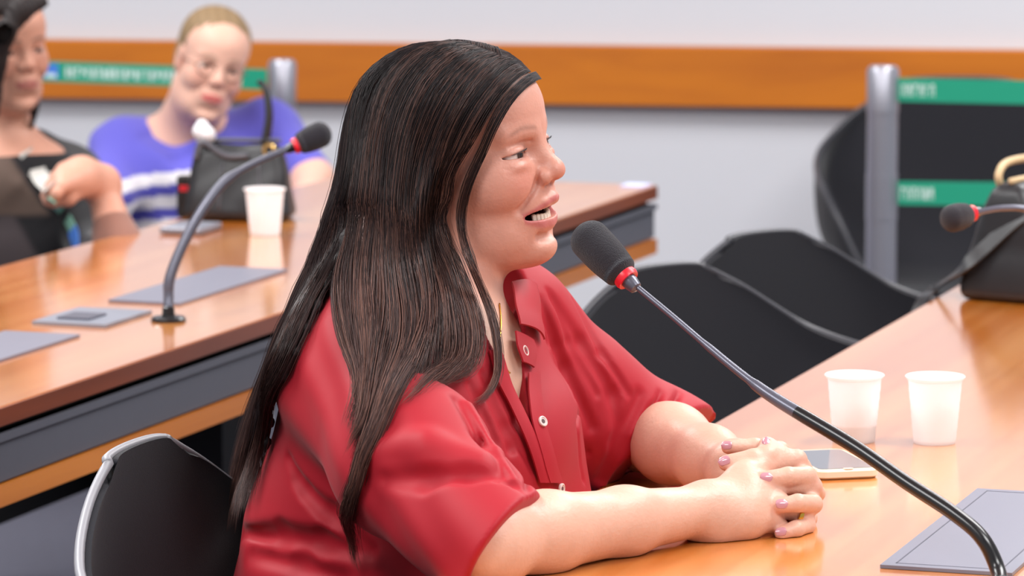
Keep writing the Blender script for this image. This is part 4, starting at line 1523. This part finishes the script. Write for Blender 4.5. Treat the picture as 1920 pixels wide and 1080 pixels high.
# collar leaf and upper placket on the far side of the open neck
def leaf(inner, outer, name, lift, par, n=24, m_=9, th=.0011):
    """cloth leaf between two curves given on the blouse by photo pixels"""
    A_, NA = on_blouse(inner, n, .002); B_, NB = on_blouse(outer, n, .002)
    V = []
    for side in (1, -1):
        for i in range(n):
            for j in range(m_):
                f_ = j / (m_ - 1)
                nn = NA[i] * (1 - f_) + NB[i] * f_
                nn = nn / np.linalg.norm(nn)
                V.append(A_[i] * (1 - f_) + B_[i] * f_ + nn * (lift[0] * (1 - f_) + lift[1] * f_ + lift[2] * math.sin(f_ * PI) + side * th))
    F = []
    k = n * m_
    for i in range(n - 1):
        for j in range(m_ - 1):
            q = (i * m_ + j, i * m_ + j + 1, (i + 1) * m_ + j + 1, (i + 1) * m_ + j)
            F.append(q); F.append(tuple(a + k for a in q[::-1]))
    rim = [j for j in range(m_)] + [i * m_ + m_ - 1 for i in range(1, n)] + [(n - 1) * m_ + j for j in range(m_ - 2, -1, -1)] + [i * m_ for i in range(n - 2, 0, -1)]
    F += [(rim[i], rim[i] + k, rim[(i + 1) % len(rim)] + k, rim[(i + 1) % len(rim)]) for i in range(len(rim))]
    V = np.array(V)
    return obj(name, V, F, 'red_cloth', par, True, sharp=60, vcol=np.tile(np.array(lin(167, 21, 38))[:3], (len(V), 1)))


leaf([(946, 545), (952, 580), (960, 618)], [(1000, 540), (1005, 580), (1012, 640)], 'collar', (.010, .004, .006), blouse)
leaf([(957, 626), (960, 652), (970, 682)], [(994, 640), (1000, 662), (996, 692)], 'collar_stand', (.005, .002, .001), blouse)
leaf([(984, 702), (986, 745), (994, 800), (1013, 865), (1024, 905)], [(1008, 702), (1012, 745), (1020, 800), (1038, 865), (1050, 905)], 'button_stand', (.003, .001, .001), blouse)
leaf([(934, 660), (950, 712), (970, 757), (992, 802), (1014, 862), (1026, 905)], [(913, 660), (928, 712), (950, 757), (972, 802), (996, 862), (1008, 905)], 'button_stand', (.002, .001, .001), blouse)
# ------------------------------------------------------------------ the two women at the rear table
def far_person(tagname, label, HFr, skin, lips, brow, body_fn, cloth_fn, cloth_col, bounds, res=.0034, blush=.3):
    S = Sdf()
    head_ops(S, HFr, open_mouth=False, fleshy=.9)
    body_fn(S)
    V, Fq = S.mesh(*bounds, res)
    C = np.tile(np.array(lin(skin))[:3], (len(V), 1))
    C = head_color(V, HFr, C, lip=lips, brow=brow, browa=.8, blush=blush, dark_mouth=False)
    w = obj('person', V, Fq, 'skin_far', None, True, vcol=C)
    tag(w, label, 'person')
    eyes(HFr, w)
    Q = Sdf()
    cloth_fn(Q)
    V, Fq = Q.mesh(*bounds, res)
    obj(tagname, V, Fq, 'cloth_far', w, True, vcol=cloth_col(V))
    return w, S, Q


# --- woman in the striped top
MB2 = frame_from((0, 0, 0), math.radians(-74), roll=math.radians(-15), pitch=math.radians(-6))
H2 = Frame(at(411, 130, 8.42) - MB2.M @ np.array([.09, 0, 0]) * .88, MB2.M, .88)
n2a, n2b = H2.w((-.02, 0, -.08)), at(335, 268, 8.60)
c2 = at(365, 380, 8.58)
sh2r, sh2l = at(232, 285, 8.58), at(500, 250, 8.62)
el2l, wr2l = at(585, 338, 8.45), at(566, 425, 8.15)
el2r = at(195, 380, 8.40)


def b2(S):
    S.cap(n2a, n2b, .056, .062, k=.03)
    S.ell(at(330, 290, 8.60), (.14, .09, .07), k=.04)
    S.cap(n2b, sh2r, .05, .045, k=.03).cap(n2b, sh2l, .05, .045, k=.03)
    S.poly([sh2l, el2l, wr2l], [.045, .040, .028], k=.03)
    S.ell(wr2l + np.array([-.02, -.03, -.01]), (.035, .03, .02), k=.02)
    S.poly([sh2r, el2r], [.045, .04], k=.03)


def k2(S):
    S.ell(c2 + UPV * -.05, (.185, .125, .19), k=.05)
    S.ell(at(350, 320, 8.56), (.155, .115, .10), k=.05)
    S.cap(at(300, 270, 8.62), sh2r, .06, .062, k=.04).cap(at(430, 262, 8.64), sh2l, .06, .066, k=.04)
    S.poly([sh2r, el2r], [.062, .060], k=.04)
    S.poly([sh2l, el2l + (sh2l - el2l) * .12], [.064, .054], k=.04)
    S.ell(c2 + UPV * -.28, (.20, .15, .14), k=.05)
    # scoop neck
    S.poly([at(315, 215, 8.46), at(345, 268, 8.44)], [.090, .050], k=.01, op='s')
    S.cap(n2a, n2b, .070, .074, k=.01, op='s')
    S.disp(lambda P: (.003 * np.sin(60 * (P[:, 2] + .5 * P[:, 0])) * np.sin(31 * P[:, 0])).astype(F32), c2, .6)


def col2(V):
    C = np.tile(np.array(lin(96, 92, 190))[:3], (len(V), 1))
    zz = V[:, 2] + .10 * (V[:, 0] - c2[0]) * -1.0
    top = at(330, 318, 8.46)[2]
    inb = (zz < top) & (np.abs(V[:, 0] - c2[0] + .01) < .150)
    ph_ = (top - zz) / .047
    wt = inb & ((ph_ % 1) < .52)
    C = mixc(C, lin(226, 222, 226), wt * 1.0)
    C = mixc(C, lin(72, 70, 160), (inb & ~wt) * .8)
    return C


w2, S2, Q2 = far_person('striped_top', 'woman with tied back blonde hair in purple striped top, seated behind the handbag', H2, (226, 178, 158), (206, 70, 78), (150, 120, 100),
                        b2, k2, col2, ((-.95, 8.0, .40), (-.30, 8.85, 1.15)), .0042, .45)
hb = Sdf()
hb.ell((-.012, 0, .050), (.1020, .0800, .0780), k=.01, fr=H2)
hb.ell((-.05, 0, -.01), (.058, .072, .07), k=.03, fr=H2)
hb.plane((.030, 0, 0), (1, 0, -.55), .006, fr=H2, c=(0, 0, 0), R=.3)
hb.ell((.075, 0, -.05), (.075, .12, .075), k=.01, op='s', fr=H2)
hb.disp(lambda P: (.0016 * np.sin(P[:, 0] * 420 + 3 * np.sin(P[:, 2] * 60))).astype(F32), (0, 0, 0), .3, fr=H2)
V, Fq = hb.mesh(H2.o - .18, H2.o + .18, .0032)
Cc = np.tile(np.array(lin(140, 116, 86))[:3], (len(V), 1)) * (1 + .10 * np.sin((V[:, 0] * 310 + V[:, 2] * 90)))[:, None]
obj('hair', V, Fq, 'hair_far', w2, True, vcol=Cc)
mat('glasses_metal', (120, 96, 86), 0.35, 0.5, metal=0.7)
gl = MB()
for sy in (-1, 1):
    ringp = [H2.w((.100 - .006 * abs(math.cos(a)) * (1 if math.cos(a) * sy > 0 else 0), sy * .032 + .021 * math.cos(a), -.004 + .015 * math.sin(a))) for a in np.linspace(0, 2 * PI, 25)]
    gl.tube(ringp, .0012, 6, False)
    gl.tube([H2.w((.096, sy * .053, 0)), H2.w((.06, sy * .072, 0)), H2.w((.0, sy * .078, .002))], .0011, 6)
gl.tube([H2.w((.103, -.011, .001)), H2.w((.105, 0, .003)), H2.w((.103, .011, .001))], .0011, 6)
gl.build('glasses', 'glasses_metal', w2, True)

# --- woman at the left edge
MB1 = frame_from((0, 0, 0), math.radians(-58), roll=math.radians(3), pitch=math.radians(-5))
H1 = Frame(at(46, 97, 7.60) - MB1.M @ np.array([.09, 0, 0]) * .87, MB1.M, .87)
n1a, n1b = H1.w((-.02, 0, -.08)), at(5, 290, 7.72)
c1 = at(20, 430, 7.70)
el1, wr1 = at(224, 470, 7.10), at(190, 345, 7.16)
sh1l, sh1r = at(128, 338, 7.80), at(-150, 330, 7.66)


def b1(S):
    S.cap(n1a, n1b, .047, .055, k=.03)
    S.ell(at(10, 330, 7.70), (.13, .085, .085), k=.04)
    S.cap(n1b, sh1l, .045, .042, k=.03).cap(n1b, sh1r, .045, .042, k=.03)
    S.poly([sh1l, at(205, 480, 7.5), el1, wr1], [.042, .038, .036, .025], k=.03)
    # drooping hand with separate fingers
    kn = [at(118, 318, 7.10), at(112, 328, 7.07), at(110, 340, 7.05), at(116, 350, 7.03)]
    for q in kn:
        S.poly([wr1, (wr1 + q) / 2 + UPV * .010, q], [.024, .020, .011], k=.02)
    for q, (dx, dy) in zip(kn, ((-22, 34), (-24, 40), (-18, 36), (-10, 28))):
        px_ = 960 + q[0] / q[1] * FPX
        py_ = 540 - FPX * math.tan(math.atan((q[2] - CAMZ) / q[1]) + PITCH)
        S.poly([q, at(px_ + dx * .5, py_ + dy * .45, q[1] - .01), at(px_ + dx, py_ + dy, q[1] + .004)], [.0105, .0095, .008], k=.004)
    S.poly([at(160, 350, 7.10), at(128, 372, 7.06), at(100, 382, 7.06)], [.014, .011, .008], k=.012)


def k1(S):
    S.ell(c1 + UPV * -.04, (.165, .115, .17), k=.05)
    S.ell(c1 + UPV * -.26, (.19, .15, .14), k=.05)
    S.cap(at(62, 292, 7.74), sh1l, .050, .060, k=.04).cap(at(-60, 305, 7.72), sh1r, .050, .062, k=.04)
    S.ell(at(20, 345, 7.70), (.145, .105, .08), k=.04)
    S.poly([sh1l, at(190, 480, 7.52)], [.058, .050], k=.04)
    S.poly([at(190, 480, 7.52), el1, el1 + (wr1 - el1) * .35], [.050, .038, .034], k=.03)
    S.poly([sh1r, at(-190, 500, 7.45)], [.06, .055], k=.04)
    S.poly([at(18, 262, 7.58), at(48, 312, 7.58), at(82, 366, 7.58)], [.054, .036, .016], k=.01, op='s')
    S.cap(n1a, n1b, .060, .064, k=.01, op='s')


def col1(V):
    C = np.tile(np.array(lin(26, 25, 28))[:3], (len(V), 1))
    X = 960 + V[:, 0] / 7.65 * FPX
    Y = -510 + (CAMZ - V[:, 2]) / 7.65 * FPX
    t_ = sstep((Y - 262) * .70 - X, -8, 8) * (1 - sstep(Y, 388, 402))
    C = mixc(C, lin(88, 72, 64), t_)
    C = mixc(C, lin(66, 58, 60), sstep(Y, 392, 400) * (1 - sstep(X - (Y - 400) * .55, 20, 40)))
    a_ = sstep(.075 - np.linalg.norm(V - (el1 + (wr1 - el1) * .3), axis=1), -.02, .02)
    C = mixc(C, lin(150, 106, 92), a_ * .9)
    return C


w1, S1, Q1 = far_person('black_top', 'dark haired woman in black top at the left edge, hand bent in front of her', H1, (206, 152, 130), (160, 88, 86), (70, 48, 42),
                        b1, k1, col1, ((-1.28, 6.95, .40), (-.58, 8.0, 1.16)), .0042, .25)
hb = Sdf()
hb.ell((-.010, 0, .050), (.1020, .0800, .0780), k=.01, fr=H1)
hb.ell((-.05, 0, -.02), (.060, .074, .09), k=.03, fr=H1)
hb.ell((.020, -.048, .078), (.062, .048, .050), k=.02, fr=H1)
hb.plane((.036, 0, 0), (1, 0, -.52), .006, fr=H1, c=(0, 0, 0), R=.3)
hb.ell((.075, 0, -.06), (.065, .12, .085), k=.01, op='s', fr=H1)
hb.poly([H1.w((-.03, .07, -.03)), H1.w((-.035, .068, -.10)), H1.w((-.03, .062, -.145))], [.018, .014, .004], k=.02)
hb.poly([H1.w((-.05, -.05, -.05)), H1.w((-.07, -.06, -.18)), H1.w((-.075, -.06, -.30))], [.035, .032, .012], k=.03)
hb.poly([at(78, 4, 7.56), at(36, 20, 7.52), at(8, 62, 7.50), at(-6, 115, 7.52), at(-14, 210, 7.56)], [.012, .020, .018, .016, .012], k=.015)
hb.poly([at(66, 190, 7.66), at(60, 240, 7.68)], [.009, .004], k=.01)
hb.disp(lambda P: (.0014 * np.sin(P[:, 1] * 420 + 3 * np.sin(P[:, 2] * 60))).astype(F32), (0, 0, 0), .3, fr=H1)
V, Fq = hb.mesh(H1.o - np.array([.18, .18, .34]), H1.o + .18, .0034)
obj('hair', V, Fq, 'hair_far', w1, True, vcol=np.tile(np.array(lin(34, 27, 27))[:3], (len(V), 1)))
mat('lace_white', (206, 204, 198), 0.8, 0.2, bump=(120, 0.6, 0.003))
mat('lanyard_green', (128, 176, 158), 0.6, 0.3)
mat('lanyard_blue', (70, 122, 206), 0.5, 0.4)

def far_band(S, pts, d0, d1, w, name, m_, par, lift=.003):
    q = [S.surf(px, py, d0, d1) for px, py in pts]
    P = crv([a + n * lift for a, n in q], 24)
    N = S.grad(P).astype(float)
    return obj(name, *ribbon(P, N, w, .0012), m_, par, True, sharp=40)


SC1 = Both(S1, Q1)
far_band(SC1, [(48, 285), (70, 322), (94, 352)], 6.9, 8.2, .016, 'lace_trim', 'lace_white', w1)
far_band(SC1, [(100, 372), (118, 395), (133, 418), (140, 432)], 6.9, 8.2, .0085, 'lanyard', 'lanyard_green', w1, .005)
far_band(SC1, [(140, 434), (146, 452), (152, 474)], 6.9, 8.2, .0105, 'badge_clip', 'lanyard_blue', w1, .006)


# ------------------------------------------------------------------ handbags and small things
def bag(name, label, c, ex, ez_h, half, taper, m_='bag_leather', res=.0035):
    """soft rectangular handbag standing at c (base centre), long side along ex"""
    ex = np.asarray(ex, float); ex /= np.linalg.norm(ex); ey = np.cross(UPV, ex)
    A = np.stack([ex, ey, UPV], 1)
    r = thing(name, label, 'handbag', tuple(c))
    fr = Frame(c, A)
    S = Sdf()
    hx, hy, H = half[0], half[1], ez_h

    def fn(P):
        t_ = np.clip(P[:, 2] / H, 0, 1)
        k_ = (1 - taper * t_)
        ky = (1 - .62 * t_ ** 1.4)
        q = np.stack([np.abs(P[:, 0]) - hx * k_, np.abs(P[:, 1]) - hy * ky, np.abs(P[:, 2] - H / 2) - H / 2], 1) + .018
        d = np.sqrt((np.maximum(q, 0) ** 2).sum(1)) + np.minimum(q.max(1), 0) - .018
        d += .0016 * np.sin(P[:, 0] * 70 + 2 * np.sin(P[:, 2] * 40)) * np.sin(P[:, 2] * 33)
        return d.astype(F32)
    S._add('u', fn, 0, (0, 0, H / 2), float(np.linalg.norm([hx, hy, H / 2])) + .02, fr)
    R_ = max(hx, hy) + .03
    V, Fq = S.mesh(c - np.array([R_, R_, .03]), c + np.array([R_, R_, H + .03]), res)
    V[:, 2] = np.maximum(V[:, 2], c[2] + .0006)
    obj('bag_body', V, Fq, m_, r, True)
    return r, fr, S


bc = onz(450, 410, TZ); bc[2] = TZ
r, fr, S = bag('handbag', 'black leather handbag on the rear table in front of the woman in stripes', bc, (1, -.10, 0), .130, (.097, .048), .22)
zip_ = [fr.w((x, 0, .130 + .006)) for x in np.linspace(-.072, .072, 12)]
MB().tube(zip_, .004, 8).build('zip_rim', 'bag_seam', r, True)
for sy in (-1, 1):
    MB().tube(crv([fr.w((-.072, sy * .03, .105)), fr.w((-.060, sy * .026, .134)), fr.w((-.02, sy * .03, .112)), fr.w((.02, sy * .03, .112))], 24), .0052, 8).build('handle', 'bag_seam', r, True)
    MB().tube(crv([fr.w((.045, sy * .022, .13)), fr.w((.052, sy * .014, .18)), fr.w((.046, sy * .004, .225)), fr.w((.034, 0, .238))], 24), .0050, 8).build('handle', 'bag_leather', r, True)
for x in (-.03, .045):
    MB().tube([fr.w((x * (1 - .22 * z / .13) * 1.0, -.050 * (1 - .62 * (z / .13) ** 1.4), z)) for z in np.linspace(.02, .10, 9)], .0018, 6).build('seam', 'bag_seam', r, True)
MB().lathe([(.010, -.002), (.012, 0), (.010, .003), (.007, .003), (.006, -.002)], fr.w((.055, -.024, .122)), 18, np.array([fr.M[:, 0], UPV, -fr.M[:, 1]]), True).build('buckle', 'brass', r, True, 40)
# crumpled tissue on the bag, wallet leaning on it, notebook lying by it
ts = Sdf(); tc_ = fr.w((-.064, -.004, .146))
for k in range(7):
    q = rng.normal(0, .006, 3); ts.ell(tc_ + q, np.abs(rng.normal(.009, .002, 3)) + .004, k=.006)
V, Fq = ts.mesh(tc_ - .035, tc_ + .035, .002)
mat('tissue', (236, 236, 240), 0.9, 0.2)
tag(obj('tissue', V, Fq, 'tissue', None, True), 'crumpled white tissue on top of the black handbag', 'tissue')
wc = onz(352, 408, TZ)
wl = thing('wallet', 'black wallet with red tab standing against the handbag', 'wallet', (wc[0], wc[1], TZ))
MB().box(np.array([wc[0], wc[1], TZ + .037]), (.036, .018, .073), (np.array([1, 0, 0]), np.array([0, 1, 0]), UPV), bev=.004).build('cover', 'black_plastic', wl)
MB().box(np.array([wc[0] - .004, wc[1] - .0098, TZ + .052]), (.018, .002, .010), None).build('tab', 'red_ring', wl)
nb_ = onz(358, 434, TZ)
tag(MB().box(np.array([nb_[0], nb_[1], TZ + .0065]), (.075, .10, .011), (np.array([.95, -.3, 0]), np.array([.3, .95, 0]), UPV), bev=.002).build('notebook', 'plate_metal'),
    'grey notebook lying beside the handbag on the rear table', 'notebook')

# handbag at the right edge of the near table
bc = onz(1960, 548, TZ); bc[2] = TZ
r, fr, S = bag('handbag', 'black leather handbag with brass fittings at the right edge of the near table', bc, (.55, .83, 0), .175, (.15, .075), .12)
for sy in (-1, 1):
    MB().tube(crv([fr.w((-.09, sy * .03, .16)), fr.w((-.100, sy * .03, .185)), fr.w((-.06, sy * .034, .200)), fr.w((.04, sy * .034, .195)), fr.w((.08, sy * .028, .16))], 30), .006, 10).build('handle', 'bag_trim', r, True)
    for x in (-.09, .08):
        MB().lathe([(.009, -.002), (.011, 0), (.009, .003), (.006, .003), (.005, -.002)], fr.w((x, sy * .036, .155)), 18, np.array([fr.M[:, 0], UPV, fr.M[:, 1]]), True).build('ring', 'brass', r, True, 40)
MB().tube([fr.w((x, 0, .178)) for x in np.linspace(-.12, .12, 8)], .005, 8).build('top_trim', 'bag_trim', r, True)
sp = [at(1935, 392, 6.22), at(1900, 415, 6.23), at(1850, 462, 6.24), at(1800, 506, 6.25), onz(1752, 548, TZ) + UPV * .004, onz(1733, 562, TZ) + UPV * .003, onz(1726, 566, TZ) + np.array([-.012, 0, -.03])]
P = crv(sp, 40)
N = np.tile(np.array([-.35, -.60, .72]), (40, 1)); N /= np.linalg.norm(N, axis=1)[:, None]
obj('shoulder_strap', *ribbon(P, N, np.interp(np.linspace(0, 1, 40), [0, .4, 1], [.016, .012, .008]), .002), 'bag_leather', r, True, sharp=40)
